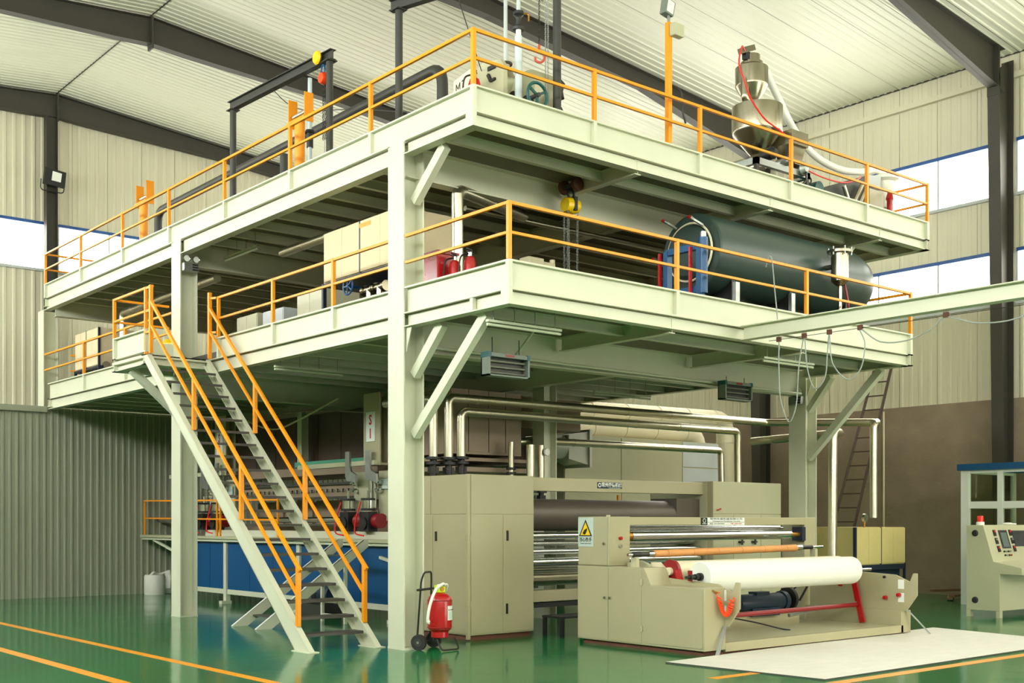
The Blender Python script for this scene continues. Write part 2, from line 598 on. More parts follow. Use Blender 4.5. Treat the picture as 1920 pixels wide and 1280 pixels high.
def window_band(n, plane, u0, u1, z0, z1, pane, label, step=1.45, top='window_blue'):
    """strip window: blue head, grey sill, mullions, glazing"""
    def bx(g, a, b, d0, d1, c, d):
        if plane[0] == 'x': return g.box(plane[1] + plane[2] * d0, plane[1] + plane[2] * d1, a, b, c, d)
        return g.box(a, b, plane[1] + plane[2] * d0, plane[1] + plane[2] * d1, c, d)
    w = struct(bx(G(), u0, u1, 0.04, 0.05, z0, z1).build('window_%d' % n, pane))
    w['label'] = label
    bx(G(), u0, u1, -.03, .05, z1 - .03, z1 + .05).build('window_head', top, w)
    bx(G(), u0, u1, -.05, .05, z0 - .05, z0 + .02).build('window_sill', 'window_grey', w)
    k = max(1, round((u1 - u0) / step))
    g = None
    for i in range(k + 1):
        u = u0 + (u1 - u0) * i / k
        bx(G(), u - .022, u + .022, .0, .04, z0, z1).build('mullion', 'window_grey', w)
    return w
FY = (-13.0, -6.5, 0.2, 6.9, 13.45, 19.85)     # portal frame lines
WN = 1
for i, (ya, yb) in enumerate(zip((-19.8,) + FY[:-1], FY)):
    for z0, z1, nm in ((9.05, 10.24, 'upper'), (6.62, 7.78, 'lower')):
        window_band(WN, ('x', XR, 1), ya + .16, yb - .16, z0, z1, 'pane_right',
                    'bright %s strip window in the side wall, bay %d from the back' % (nm, 6 - i)); WN += 1

# ---- gable wall behind
wall_back = struct(G().prism([(XL, 0), (XR, 0), (XR, roof_z(XR)), (RX, RZ), (XL, roof_z(XL))], 'y', YB + .08, YB + .3).build('wall_back', 'plain_wall'))
wall_back['label'] = 'gable end wall of tall profiled cream sheets'
G().box(XL, XR - .1, YB - .02, YB + .08, 0, 4.0).build('plaster_base', 'wall_plaster', wall_back)
def place_b(u, d, z):
    return (u, YB + .05 - d, z)
panel_wall(wall_back, 'p', XL, XR, 1.0, lambda u: (4.0, 8.6), place_b, 'wall_sheet', 4, 0.038)
panel_wall(wall_back, 'p', XL, XR, 1.0, lambda u: (9.86, roof_z(u)), place_b, 'wall_sheet', 4, 0.038)
window_band(WN, ('y', YB, 1), XL + .2, 1.95, 8.6, 9.86, 'pane_back', 'bright strip window in the gable, left of the dark post'); WN += 1
window_band(WN, ('y', YB, 1), 2.25, XR - .2, 8.6, 9.86, 'pane_back', 'bright strip window in the gable, right of the dark post'); WN += 1

# ---- left wall and front wall (behind the camera): big windows that light the hall
wall_left = struct(G().box(XL - .3, XL - .06, YF, YB, 0, EZ + .15).build('wall_left', 'plain_wall'))
for z0, z1 in ((0, 7.2), (9.8, roof_z(XL))):
    G().box(XL - .06, XL, YF, YB, z0, z1).build('wall_panel', 'wall_sheet', wall_left)
for (z0, z1) in ((7.2, 9.8),):
    for ya, yb in zip((-19.8,) + FY[:-1], FY):
        window_band(WN, ('x', XL, -1), ya + .16, yb - .16, z0, z1, 'pane_left', 'tall daylight window in the wall beside the camera'); WN += 1
wall_front = struct(G().prism([(XL, 0), (XR, 0), (XR, roof_z(XR)), (RX, RZ), (XL, roof_z(XL))], 'y', YF - .3, YF - .06).build('wall_front', 'plain_wall'))
window_band(WN, ('y', YF, -1), XL + .3, XR - .3, 6.6, 9.8, 'pane_front', 'wide daylight window in the wall behind the camera'); WN += 1
door = struct(G().box(5, 13, YF - .06, YF - .02, 0, 4.6).build('door_1', 'pane_front'))
door['label'] = 'wide translucent sliding door behind the camera'
for x in (5, 7, 9, 11, 13):
    G().box(x - .05, x + .05, YF - .02, YF + .04, 0, 4.6).build('door_stile', 'window_grey', door)

# ---- low partition of ribbed sheet under the deck
wall_part = struct(G().box(XL, 9.2, 14.12, 14.22, 0, 4.16).build('wall_partition', 'wall_sheet_low'))
wall_part['label'] = 'low ribbed grey-green partition at the far end of the platform'
def place_p(u, d, z):
    return (u, 14.11 - d, z)
panel_wall(wall_part, 'p', -5.4, 0.0, 0.6, lambda u: (0.0, 4.16), place_p, 'wall_sheet_low', 4, 0.026)
panel_wall(wall_part, 'p', 0.0, 9.0, 0.6, lambda u: (0.0, 4.275), place_p, 'wall_sheet_low', 4, 0.026)
G().box(0.05, 9.0, 14.13, 14.2, 4.16, 4.275).build('head_strip', 'wall_sheet_low', wall_part)
G().box(XL, -0.02, 14.0, 14.3, 4.16, 4.29).build('ledge', 'wall_sheet_low', wall_part)

# ---- ceiling: two slopes of profiled roof sheets
ceiling = bpy.data.objects.new('ceiling', None)
C.objects.link(ceiling)
struct(ceiling)['label'] = 'pale ribbed sheet-metal roof lining'
for sgn in (1, -1):
    xe = XR + .25 if sgn > 0 else XL - .25
    prof = [(0, 0)]
    for k in range(5):
        b = k * .2
        prof += [(b + .10, 0), (b + .125, -.016), (b + .165, -.016), (b + .19, 0)]
    prof += [(.984, 0)]
    g = G(); vs = []
    for y, dz in prof:
        vs += [(RX, y, RZ + dz), (xe, y, roof_z(xe) + dz)]
    g.add(vs, [(2 * k, 2 * k + 1, 2 * k + 3, 2 * k + 2) if sgn < 0 else (2 * k, 2 * k + 2, 2 * k + 3, 2 * k + 1) for k in range(len(prof) - 1)])
    src = g.build('roof_panel', 'roof_sheet', ceiling, smooth=False)
    src.location.y = YF
    for i in range(1, 40):
        o = src.copy(); C.objects.link(o); o.parent = ceiling; o.location.y = YF + i
    G().add([(RX, YF - .3, RZ + .05), (xe, YF - .3, roof_z(xe) + .05), (xe, YB + .3, roof_z(xe) + .05), (RX, YB + .3, RZ + .05),
             (RX, YF - .3, RZ + .15), (xe, YF - .3, roof_z(xe) + .15), (xe, YB + .3, roof_z(xe) + .15), (RX, YB + .3, RZ + .15)],
            [(0, 1, 2, 3), (7, 6, 5, 4), (0, 4, 5, 1), (1, 5, 6, 2), (2, 6, 7, 3), (3, 7, 4, 0)]).build('roof_deck', 'wall_plaster', ceiling, smooth=False)  # dark colour stands in for the shadow inside the open panel joints
G().prism([(RX - .012, RZ - .022), (RX, RZ - .02), (RX + .012, RZ - .022), (RX + .012, RZ - .006), (RX, RZ - .004), (RX - .012, RZ - .006)], 'y', YF, YB).build('ridge_strip', 'frame_steel', ceiling)

# ---- portal frames
def rafter(name, sgn, y, parent):
    """tapered I rafter from ridge to eaves; deep at the ridge and at the knee"""
    xe = XR - .45 if sgn > 0 else XL + .45
    L = abs(xe - RX)
    st = [(0, .62), (.06 * L, .60), (.34 * L, .40), (.68 * L, .40), (L, .95)]
    g = G()
    for (a, da), (b, db) in zip(st, st[1:]):
        xa, xb = RX + sgn * a, RX + sgn * b
        za, zb = roof_z(xa) - .07, roof_z(xb) - .07
        g.prism([(xa, za), (xb, zb), (xb, zb - db), (xa, za - da)], 'y', y - .006, y + .006)
        for o, oo in ((0, 0), (da, db)):
            t = .014 if o == 0 else -.014
            g.prism([(xa, za - o), (xb, zb - oo), (xb, zb - oo - t), (xa, za - o - t)], 'y', y - .12, y + .12)
    return g.build(name, 'frame_steel', parent)
for i, y in enumerate(FY):
    gable = i == len(FY) - 1
    t = thing('portal_frame', ('dark steel portal frame against the gable end wall' if gable else
              ['dark steel portal frame farthest behind the camera', 'dark steel portal frame just behind the camera',
               'dark steel portal frame with its column at the right edge of the picture',
               'dark steel portal frame crossing behind the upper deck and the hopper',
               'dark steel portal frame in front of the gable, ridge joint in view'][i]), 'steel frame', (RX, y, 0), group='portal frames')
    for sgn in (1, -1):
        rafter('rafter', sgn, y, t)
        g = G()
        xc = XR - .45 if sgn > 0 else XL + .45
        w0, w1 = .32, .62
        xo = XR - .12 if sgn > 0 else XL + .1
        g.prism([(xo, 0), (xo - sgn * w0, 0), (xo - sgn * w1, 11.6), (xo, 12.0)], 'y', y - .006, y + .006)
        g.prism([(xo, 0), (xo + sgn * .014, 0), (xo + sgn * .014, 12.0), (xo, 12.0)], 'y', y - .14, y + .14)
        g.prism([(xo - sgn * w0, 0), (xo - sgn * w0 - sgn * .014, 0), (xo - sgn * w1 - sgn * .014, 11.55), (xo - sgn * w1, 11.55)], 'y', y - .14, y + .14)
        g.build('column', 'frame_steel', t)
        g = G()
        xk = xo - sgn * w1
        g.prism([(xk, roof_z(xk) - .08), (xk - sgn * .02, roof_z(xk) - .08), (xk - sgn * .02, 11.1), (xk, 11.1)], 'y', y - .14, y + .14)
        g.build('knee_plate', 'frame_steel', t)
    G().box(RX - .02, RX + .02, y - .13, y + .13, RZ - .80, RZ - .06).build('ridge_plate', 'frame_steel', t)
gp = thing('gable_post', 'slim dark steel post in the middle of the gable wall', 'post', (1.95, 19.8, 0))
G().hcol(1.80, 2.10, 19.60, 19.84, 0, RZ - .75, .014).build('post', 'frame_steel', gp)

# flood lamp on the gable post
fl = thing('flood_lamp', 'square flood lamp clamped on the dark gable post', 'lamp', (1.95, 19.6, 11.0))
G().prism([(1.66, 10.82), (2.22, 10.78), (2.26, 11.2), (1.70, 11.26)], 'y', 19.40, 19.52).build('housing', 'black', fl)
G().prism([(1.86, 10.92), (2.1, 10.9), (2.13, 11.14), (1.89, 11.17)], 'y', 19.37, 19.4).build('lens', 'lamp_glass', fl)
G().tube(bent([(1.62, 19.5, 10.95), (1.62, 19.55, 10.66), (2.24, 19.55, 10.66), (2.24, 19.5, 10.95)], .1), .015).build('bracket', 'black', fl)
# ================================================================== the two-storey steel platform
ZU0, ZUB, ZUF, ZUT, ZUR = 6.482, 6.565, 6.757, 7.076, 7.77       # upper deck: deep beam, beam, floor, toe board, rail
ZM0, ZMB, ZMF, ZMT, ZMR = 4.228, 4.280, 4.472, 4.812, 5.503      # lower deck
UX1, UY0, UY1 = 10.376, -1.4915, 14.30
MX1, MY0, MY1 = 8.70, -2.178, 14.06

pf = thing('platform_frame', 'pale green steel columns and braces carrying the two decks', 'steel frame', (0, 0, 0))
def column(x, y, z1, z0=0.0, w=.37, d=.33, plate=True):
    g = G().hcol(x, x + d, y, y + w, z0, z1)
    if plate: g.box(x - .004, x + d + .004, y - .004, y + w + .004, 0, .03)
    return g.build('column', 'steel_green', pf)
column(0, 0, ZUF - .03); column(0, 7.0, ZUF - .03); column(0, 14.32, ZU0 + .02, z0=0)
column(8.765, 0, ZU0); column(8.765, 7.0, ZU0); column(8.765, 14.3, ZU0)
column(4.2, 14.3, ZU0)
def brace(p, q):
    G().bar(p, q, .10, .13).build('brace', 'steel_green', pf)
brace((.2, .02, 2.86), (.2, -1.52, ZMB - .01))
brace((.2, .02, 3.66), (.2, -.60, ZMB - .01))
brace((.2, .02, 5.97), (.2, -.66, ZUB - .01))
brace((8.9, .02, 2.86), (8.60, -1.66, ZMB - .01))
brace((8.9, .02, 3.72), (8.66, -.62, ZMB - .01))
brace((8.9, .02, 5.6), (8.9, -.86, ZUB - .01))
for x in (.02, 8.78):
    G().prism([(0.0, ZMB - .01), (-.12, ZMB - .01), (0.0, 3.95)], 'x', x + .02, x + .034).build('gusset', 'steel_green', pf)

def fascia(t, face, a, b, zb, zf, ext=.06):
    """edge channel of a deck: flange, web, flange.  face = ('x', X, +1) means outer face at X looking to -X"""
    def bx(g, d0, d1, z0, z1):
        if face[0] == 'x': return g.box(face[1] + face[2] * d0, face[1] + face[2] * d1, a, b, z0, z1)
        return g.box(a, b, face[1] + face[2] * d0, face[1] + face[2] * d1, z0, z1)
    g = G()
    bx(g, 0, .15, zf - .018, zf); bx(g, 0, .15, zb, zb + .014); bx(g, .07, .085, zb + .014, zf - .018)
    return g.build('edge_beam', 'steel_green', t)
def toe(t, face, a, b, zf, zt):
    def bx(g, d0, d1, z0, z1):
        if face[0] == 'x': return g.box(face[1] + face[2] * d0, face[1] + face[2] * d1, a, b, z0, z1)
        return g.box(a, b, face[1] + face[2] * d0, face[1] + face[2] * d1, z0, z1)
    g = G()
    bx(g, .06, .07, zf, zt - .022); bx(g, .005, .07, zt - .022, zt)
    return g.build('toe_board', 'steel_green', t)
def stiff(t, face, u, z0, z1):
    if face[0] == 'x': g = G().box(face[1] + face[2] * .003, face[1] + face[2] * .06, u - .03, u + .03, z0 + .001, z1 - .023)
    else: g = G().box(u - .03, u + .03, face[1] + face[2] * .003, face[1] + face[2] * .06, z0 + .001, z1 - .023)
    return g.build('stiffener', 'steel_green', t)

# ---- upper deck
ud = thing('upper_deck', 'upper steel deck of the platform with pale green edge beams', 'platform deck', (5, 6, ZUF))
FL, FF, FE, FB = ('x', 0.0, 1), ('y', UY0, 1), ('x', UX1, -1), ('y', UY1, -1)
fascia(ud, FL, UY0 + .151, 0.0, ZUB, ZUF); G().box(.0005, .06, UY0 + .0005, UY0 + .15, ZUB + .0145, ZUF - .0185).build('corner_plate', 'steel_green', ud); fascia(ud, FL, 0.37, 7.0, ZU0, ZUF); fascia(ud, FL, 7.37, UY1, ZU0, ZUF)
fascia(ud, FF, 0.0, UX1, ZUB, ZUF); fascia(ud, FE, UY0, UY1, ZUB, ZUF); fascia(ud, FB, 0, UX1, ZUB, ZUF)
toe(ud, FL, UY0 + .0705, UY1, ZUF, ZUT); toe(ud, FF, .0055, UX1, ZUF, ZUT); toe(ud, FE, UY0, UY1, ZUF, ZUT); toe(ud, FB, 0, UX1, ZUF, ZUT)
UPY = (14.27, 12.034, 9.743, 7.544, 5.306, 3.085, .838)
UPX = (2.082, 4.212, 6.374, 8.456)
UEY = (.8, 3.1, 5.3, 7.5, 9.7, 12.0)
for y in UPY + (UY0 + .03,): stiff(ud, FL, y, ZUF, ZUT)
for x in (.03,) + UPX + (UX1 - .03,): stiff(ud, FF, x, ZUF, ZUT)
for y in UEY: stiff(ud, FE, y, ZUF, ZUT)
G().box(.05, UX1 - .05, UY0 + .05, UY1 - .05, ZUF - .03, ZUF - .015).build('deck_plate', 'deck_plate_steel', ud)
for y in (.18, 7.18, 13.9):
    G().ibeam((.12, y, ZUF - .24), (8.77 if y < 13 else 10.2, y, ZUF - .24), .42, .2).build('main_beam', 'steel_green', ud)
for x in (2.95, 5.9, 8.9):
    G().ibeam((x, UY0 + .06, ZUF - .13), (x, .08, ZUF - .13), .2, .12).build('cross_beam', 'steel_green', ud)
for x in (4.4, 8.9):
    G().ibeam((x, .28, ZUF - .22), (x, 7.08, ZUF - .22), .38, .18).build('cross_beam', 'steel_green', ud)
    G().ibeam((x, 7.28, ZUF - .22), (x, 13.8, ZUF - .22), .38, .18).build('cross_beam', 'steel_green', ud)
G().ibeam((.1, -.72, ZUF - .1), (UX1 - .1, -.72, ZUF - .1), .14, .08).build('joist', 'steel_green', ud)
y = .95
while y < 13.6:
    if abs(y - 7.18) > .3:
        G().ibeam((.1, y, ZUF - .1), (UX1 - .1, y, ZUF - .1), .14, .08).build('joist', 'steel_green', ud)
    y += .78

# ---- lower deck
md = thing('lower_deck', 'lower steel deck of the platform with pale green edge beams', 'platform deck', (4, 6, ZMF))
ML, MF, ME, MB = ('x', 0.0, 1), ('y', MY0, 1), ('x', MX1, -1), ('y', MY1, -1)
fascia(md, ML, MY0 + .151, -0.004, ZMB, ZMF); G().box(.0005, .06, MY0 + .0005, MY0 + .15, ZMB + .0145, ZMF - .0185).build('corner_plate', 'steel_green', md); fascia(md, ML, .374, 6.996, ZM0, ZMF); fascia(md, ML, 7.374, MY1, ZM0, ZMF)
fascia(md, MF, 0, MX1, ZMB, ZMF); fascia(md, ME, MY0, -.05, ZMB, ZMF); fascia(md, ME, .4, MY1, ZMB, ZMF); fascia(md, MB, 0, MX1, ZMB, ZMF)
toe(md, ML, MY0 + .0705, -0.004, ZMF, ZMT); toe(md, ML, .374, 5.58, ZMF, ZMT); toe(md, ML, 7.374, MY1, ZMF, ZMT)
toe(md, MF, .0055, MX1, ZMF, ZMT); toe(md, ME, MY0, MY1, ZMF, ZMT)
MPY = (11.845, 9.6, 5.526, 3.625, 1.823)
MPX = (2.957, 5.829)
MEY = (.6, 3.0, 5.4, 7.8, 10.2, 12.6)
for y in MPY + (MY0 + .03,): stiff(md, ML, y, ZMF, ZMT)
for x in (.03,) + MPX + (MX1 - .03,): stiff(md, MF, x, ZMF, ZMT)
for y in MEY: stiff(md, ME, y, ZMF, ZMT)
stiff(md, ML, -1.45, ZMB, ZMF)
G().box(.05, MX1 - .05, MY0 + .05, MY1 - .05, ZMF - .03, ZMF - .015).build('deck_plate', 'deck_plate_steel', md)
for y in (.19, 7.19):
    G().ibeam((.33, y, ZMF - .26), (8.765, y, ZMF - .26), .46, .22).build('main_beam', 'steel_green', md)
for x in (2.9, 5.8):
    G().ibeam((x, MY0 + .06, ZMF - .135), (x, .08, ZMF - .135), .21, .12).build('cross_beam', 'steel_green', md)
for x in (4.4,):
    G().ibeam((x, .3, ZMF - .24), (x, 7.08, ZMF - .24), .42, .18).build('cross_beam', 'steel_green', md)
    G().ibeam((x, 7.3, ZMF - .24), (x, 13.9, ZMF - .24), .42, .18).build('cross_beam', 'steel_green', md)
G().ibeam((.1, -1.2, ZMF - .1), (MX1 - .1, -1.2, ZMF - .1), .14, .09).build('joist', 'steel_green', md)
y = .95
while y < 14:
    if abs(y - 7.19) > .3:
        G().ibeam((.1, y, ZMF - .1), (MX1 - .1, y, ZMF - .1), .14, .08).build('joist', 'steel_green', md)
    y += .78

# ---- guard rails
def rails(t, face, spans, posts, zf, zr, r=.042):
    zmid = zf + (zr - zf) * .64
    def pt(u, z):
        d = face[1] + face[2] * .028
        return (d, u, z) if face[0] == 'x' else (u, d, z)
    for a, b in spans:
        G().bar(pt(a, zr - .02), pt(b, zr - .02), r, .04).build('top_rail', 'rail_orange', t, bev=.004)
        G().bar(pt(a, zmid), pt(b, zmid), r * .9, .036).build('mid_rail', 'rail_orange', t, bev=.004)
    for u, zt in posts:
        G().bar(pt(u, zt + .001), pt(u, zr - .0), .052, .052).build('post', 'rail_orange', t, bev=.004)
ur = thing('upper_guard_rail', 'orange guard rail round the upper deck', 'guard rail', (5, 6, ZUT))
rails(ur, FL, [(UY0 + .02, UY1)], [(y, ZUT) for y in UPY + (UY0 + .03,)], ZUF, ZUR)
rails(ur, FF, [(.0, UX1)], [(x, ZUT) for x in UPX + (UX1 - .03,)], ZUF, ZUR)
rails(ur, FE, [(UY0, UY1)], [(y, ZUT) for y in UEY], ZUF, ZUR)
rails(ur, FB, [(0, 1.3), (2.0, UX1)], [(1.3, ZUT), (2.0, ZUT), (4.5, ZUT), (7.2, ZUT)], ZUF, ZUR)
lr = thing('lower_guard_rail', 'orange guard rail round the lower deck', 'guard rail', (4, 6, ZMT))
rails(lr, ML, [(MY0 + .02, -.01), (.38, 5.55), (7.4, 14.31)], [(y, ZMT) for y in MPY + (MY0 + .03,)], ZMF, ZMR)
rails(lr, MF, [(0, MX1)], [(x, ZMT) for x in MPX + (MX1 - .03,)], ZMF, ZMR)
rails(lr, ME, [(MY0, -.05), (.45, MY1)], [(y, ZMT) for y in MEY], ZMF, ZMR)
rails(lr, MB, [(.5, 3.0)], [(3.0, ZMF)], ZMF, ZMR)

# ---- landing and staircase
la = thing('stair_landing', 'small cantilevered landing at the head of the stairs', 'landing', (-.55, 6.6, ZMF))
LX0, LY0, LY1 = -1.1, 5.9, 7.33
g = G().box(LX0, -.002, LY0, LY1, ZMF - .05, ZMF - .0).build('floor_plate', 'steel_green', la)
fa = ('x', LX0, 1); fb = ('y', LY1, -1)
fascia(la, fa, LY0, LY1, ZMF - .165, ZMF + .06); toe(la, fa, LY0, LY1, ZMF + .06, ZMF + .42)
stiff(la, fa, LY1 - .03, ZMF + .06, ZMF + .42); stiff(la, fa, LY0 + .03, ZMF + .06, ZMF + .42)
fascia(la, fb, LX0, -.01, ZMF - .165, ZMF + .06); toe(la, fb, LX0, -.01, ZMF + .06, ZMF + .42)
fascia(la, ('y', LY0, 1), LX0, -.002, ZMF - .165, ZMF)
G().bar((-.98, 6.75, ZMF - .17), (-.06, 6.75, 3.5), .12, .12).build('brace', 'steel_green', la)
lrl = thing('landing_rail', 'orange rail round the stair landing', 'guard rail', (-.9, 6.6, ZMF))
rails(lrl, fa, [(LY0, LY1)], [(LY1 - .03, ZMF + .42), (LY0 + .03, ZMF)], ZMF, 5.585)
rails(lrl, fb, [(LX0, -.08)], [], ZMF, 5.585)
for z in (5.56, 5.18, 4.83):
    G().bar((LX0 + .03, 5.66, z), (LX0 + .03, LY0, z), .04, .04).build('tie_bar', 'rail_orange', lrl)

st = thing('staircase', 'main steel staircase with orange handrails up to the lower deck', 'staircase', (-.55, .69, 0))
SL = .8736
def sz(y): return (y - .69) * SL
for x0, x1, side in ((-1.13, -1.05, 0), (-.10, -.02, 1)):
    xo, xi = (x0, x1) if side == 0 else (x1, x0)
    h = .30
    P = lambda o: [(.56, 0), (.87, 0), (5.87 if o else 5.87, sz(5.87) - .02), (5.87, 4.33), (5.78, 4.33), ]
    poly = [(.50, 0.0), (.88, 0.0), (5.87, sz(5.87) - .155 + .0), (5.87, ZMF - .03), (5.74, ZMF - .03)]
    g = G().prism(poly, 'x', (xo + (.0 if side == 0 else -.012)), xo + (.012 if side == 0 else 0))
    lo = [(.88, 0), (5.87, sz(5.87) - .155)]
    d = V(0, 5.74 - .50, ZMF - .03).normalized()
    xm = (x0 + x1) / 2
    g.bar((xm, .50, .006), (xm, 5.74, ZMF - .03), .08, .012)
    g.bar((xm, .88, .006), (xm, 5.85, sz(5.85) - .155), .08, .012)
    g.build('stringer', 'steel_green', st)
    G().box(x0 - .04, x1 + .05, .47, .9, 0, .012).build('foot_plate', 'steel_green', st)
n = 20
for i in range(n):
    z = 4.30 * (i + 1) / (n + .6)
    yc = .69 + z / SL
    g = G().box(-1.05, -.10, yc - .10, yc + .13, z - .004, z + .004).box(-1.05, -.10, yc - .105, yc - .095, z - .035, z + .004)
    g.build('tread', 'tread_dark', st)
for xr in (-1.09, -.06):
    def rz(y): return 1.105 + (y - .86) * SL
    hr = G().bar((xr, .80, rz(.80)), (xr, 5.68, rz(5.68)), .045, .05).build('handrail', 'rail_orange', st, bev=.005)
    G().bar((xr, .86, rz(.86) - .39), (xr, 5.68, rz(5.68) - .39), .04, .04).build('mid_rail', 'rail_orange', st, bev=.004)
    for y in (.86, 2.48, 4.05):
        G().bar((xr, y, sz(y) + .17), (xr, y, rz(y)), .058, .058).build('post', 'rail_orange', st, bev=.004)
    G().bar((xr, 5.68, sz(5.68) + .1), (xr, 5.68, 5.58), .058, .058).build('post', 'rail_orange', st, bev=.004)
for y in (5.56,):
    for z in (5.48, 4.9):
        G().bar((-.06, 5.68, z), (-.0, 5.55, z), .035, .035).build('tie_bar', 'rail_orange', st)

# ---- runway beam out of the front of the lower deck, with festoon cable
jb = thing('runway_beam', 'long pale green monorail beam reaching out from the lower deck', 'beam', (4.33, -2.2, ZMF))
G().ibeam((4.33, MY0 - .002, ZMF - .1), (4.33, -11.0, ZMF - .1), .2, .16).build('beam', 'steel_green', jb)
G().hcol(4.2, 4.46, -11.2, -10.95, 0, ZMF - .2).build('end_post', 'steel_green', jb)
fe = thing('festoon_cable', 'looped grey control cable hanging from the monorail beam', 'cable', (4.35, -2.8, 4.2))
pts = [(-2.77, 4.2), (-2.77, 3.81), (-2.80, 3.38), (-2.94, 3.07), (-3.06, 3.3), (-3.10, 3.79), (-3.19, 4.19), (-3.24, 3.77), (-3.36, 3.49), (-3.52, 3.62),
       (-3.56, 3.95), (-3.59, 4.19), (-3.64, 3.8), (-3.88, 3.56), (-4.07, 3.69), (-4.13, 4.0), (-4.06, 4.2), (-4.35, 4.0), (-4.73, 3.97), (-5.06, 4.07),
       (-5.26, 4.19), (-5.65, 4.07), (-6.1, 4.05), (-6.6, 4.18)]
G().tube(smooth_path([(4.35, a, b) for a, b in pts]), .009, 6).build('cable', 'cable_grey', fe)
G().tube([(4.35, -2.6, 4.215), (4.35, -6.7, 4.2)], .004, 5).build('wire', 'cable_black', fe)
for y in (-2.77, -3.19, -3.59, -4.06, -5.26):
    G().box(4.33, 4.37, y - .03, y + .03, 4.185, 4.25).build('trolley', 'rust', fe)
rc = thing('hanging_cord', 'thin grey cord looped over the lower rail near the teal tank', 'cable', (4.95, -2.2, 4.8))
G().tube(smooth_path([(4.9, -2.12, 5.40), (4.9, -2.16, 5.53), (4.92, -2.21, 5.5), (4.97, -2.22, 5.09), (5.03, -2.22, 4.71), (5.06, -2.24, 4.2)]), .009, 6).build('cord', 'cable_grey', rc)
# ================================================================== calender
def door_y(parent, x0, x1, z0, z1, y, m='machine_beige', handle=None, hm='black', name='door'):
    """flat door leaf on a face that looks to -Y"""
    d = G().box(x0, x1, y - .008, y, z0, z1).build(name, m, parent, bev=.003)
    if handle:
        for hx, hz in handle:
            G().box(hx - .018, hx + .018, y - .018, y - .008, hz - .075, hz + .075).build('handle', hm, d)
    return d
def door_x(parent, y0, y1, z0, z1, x, m='machine_beige', handle=None, hm='chrome', name='door'):
    """flat door leaf on a face that looks to -X"""
    d = G().box(x - .008, x, y0, y1, z0, z1).build(name, m, parent, bev=.003)
    if handle:
        for hy, hz in handle:
            G().cyl((x - .008, hy, hz), (x - .035, hy, hz), .02, n=10).build('knob', hm, d)
    return d

ca = thing('calender', 'tall beige calender machine with two side cabinets and a stack of rolls', 'machine', (5.0, 1.2, 0))
CX0, CX1, CY0, CZ = 1.38, 2.645, .40, 2.387
cb = G().box(CX0 + .05, CX1, CY0 + .03, 2.2, .07, CZ).build('side_cabinet', 'machine_beige', ca, bev=.006)
G().box(CX0 + .08, CX1 - .02, CY0 + .07, 2.15, 0.0, .07).build('plinth', 'rust', cb)
G().box(CX0, CX0 + .05, CY0, CY0 + .05, .02, CZ).build('corner_post', 'machine_beige', cb, bev=.004)
door_y(cb, CX0 + .075, CX1 - .005, 1.815, CZ - .01, CY0 + .03, name='panel')
door_y(cb, CX0 + .075, 2.040, .09, 1.80, CY0 + .03)
door_y(cb, 2.052, CX1 - .005, .09, 1.80, CY0 + .03, handle=[(2.13, 1.50), (2.12, .43)])
door_x(cb, CY0 + .07, 1.35, 1.815, CZ - .01, CX0 + .05, name='panel'); door_x(cb, 1.362, 2.18, 1.815, CZ - .01, CX0 + .05, name='panel')
dl = door_x(cb, CY0 + .07, 1.30, .09, 1.80, CX0 + .05)
G().box(CX0 + .03, CX0 + .042, 1.20, 1.24, 1.42, 1.56).build('handle', 'black', dl)
door_x(cb, 1.312, 2.18, .09, 1.80, CX0 + .05)
for z in (.52, 1.47):
    G().box(CX0 - .006, CX0 + .035, CY0 + .04, CY0 + .075, z - .04, z + .04).box(CX0 + .04, CX0 + .075, CY0 - .004, CY0 + .03, z - .04, z + .04).build('hinge', 'machine_beige', cb)
# right-hand cabinet
rb = G().box(6.72, 8.60, .43, 1.9, .07, 2.40).build('side_cabinet', 'machine_beige', ca, bev=.006)
G().box(6.69, 6.72, .40, .44, .02, 2.40).build('corner_post', 'machine_beige', rb)
G().box(6.69, 6.72, .55, 1.85, .1, 2.38).build('side_plate', 'machine_light', rb)
dr = door_y(rb, 6.735, 8.60, 1.845, 2.395, .43, m='machine_light', name='panel')
G().bar((6.80, .405, 1.90), (6.86, .36, 1.93), .022).build('lever', 'red_paint', dr)
door_y(rb, 6.735, 7.26, .1, 1.83, .43, m='machine_light'); d3 = door_y(rb, 7.27, 8.02, .1, 1.83, .43, m='machine_light'); door_y(rb, 8.03, 8.6, .1, 1.83, .43, m='machine_light')
for x in (7.40, 7.60, 7.80):
    G().lathe((x, .422, 1.72), [(0, -.035), (.055, -.035), (.06, -.02), (.06, 0), (0, 0)], 'y', 16).build('gauge', 'chrome', d3)
for x, z in ((7.24, 1.60), (7.44, 1.35), (7.8, 1.35)):
    G().box(x - .05, x + .05, .36, .42, z - .015, z + .015).cyl((x, .37, z - .05), (x, .37, z + .05), .02, n=8).build('valve', 'black', d3)
G().lathe((6.69, 1.05, 2.27), [(0, -.02), (.06, -.02), (.06, 0), (0, 0)], 'x', 16).build('port', 'chrome', rb)
# cross beam with name plate
cbm = G().box(2.645, 6.72, .62, .82, 2.175, 2.38).build('cross_beam', 'machine_beige', ca, bev=.006)
npz = G().box(4.15, 4.70, .612, .62, 2.235, 2.335).build('name_plate', 'sign_navy', cbm)
G().lathe((4.195, .612, 2.288), [(0, -.003), (.036, -.003), (.036, 0), (0, 0)], 'y', 12).build('emblem', 'sign_white', cbm)
G().lathe((4.195, .609, 2.288), [(0, -.002), (.02, -.002), (.02, 0), (0, 0)], 'y', 8).build('emblem_core', 'sign_navy', cbm)
text('常州乔德机械', .076, (4.462, .608, 2.291), '-Y', 'sign_white', cbm, bold=.0015)
G().box(4.40, 4.66, .609, .612, 2.241, 2.249).build('plate_strip', 'sign_pale', cbm)
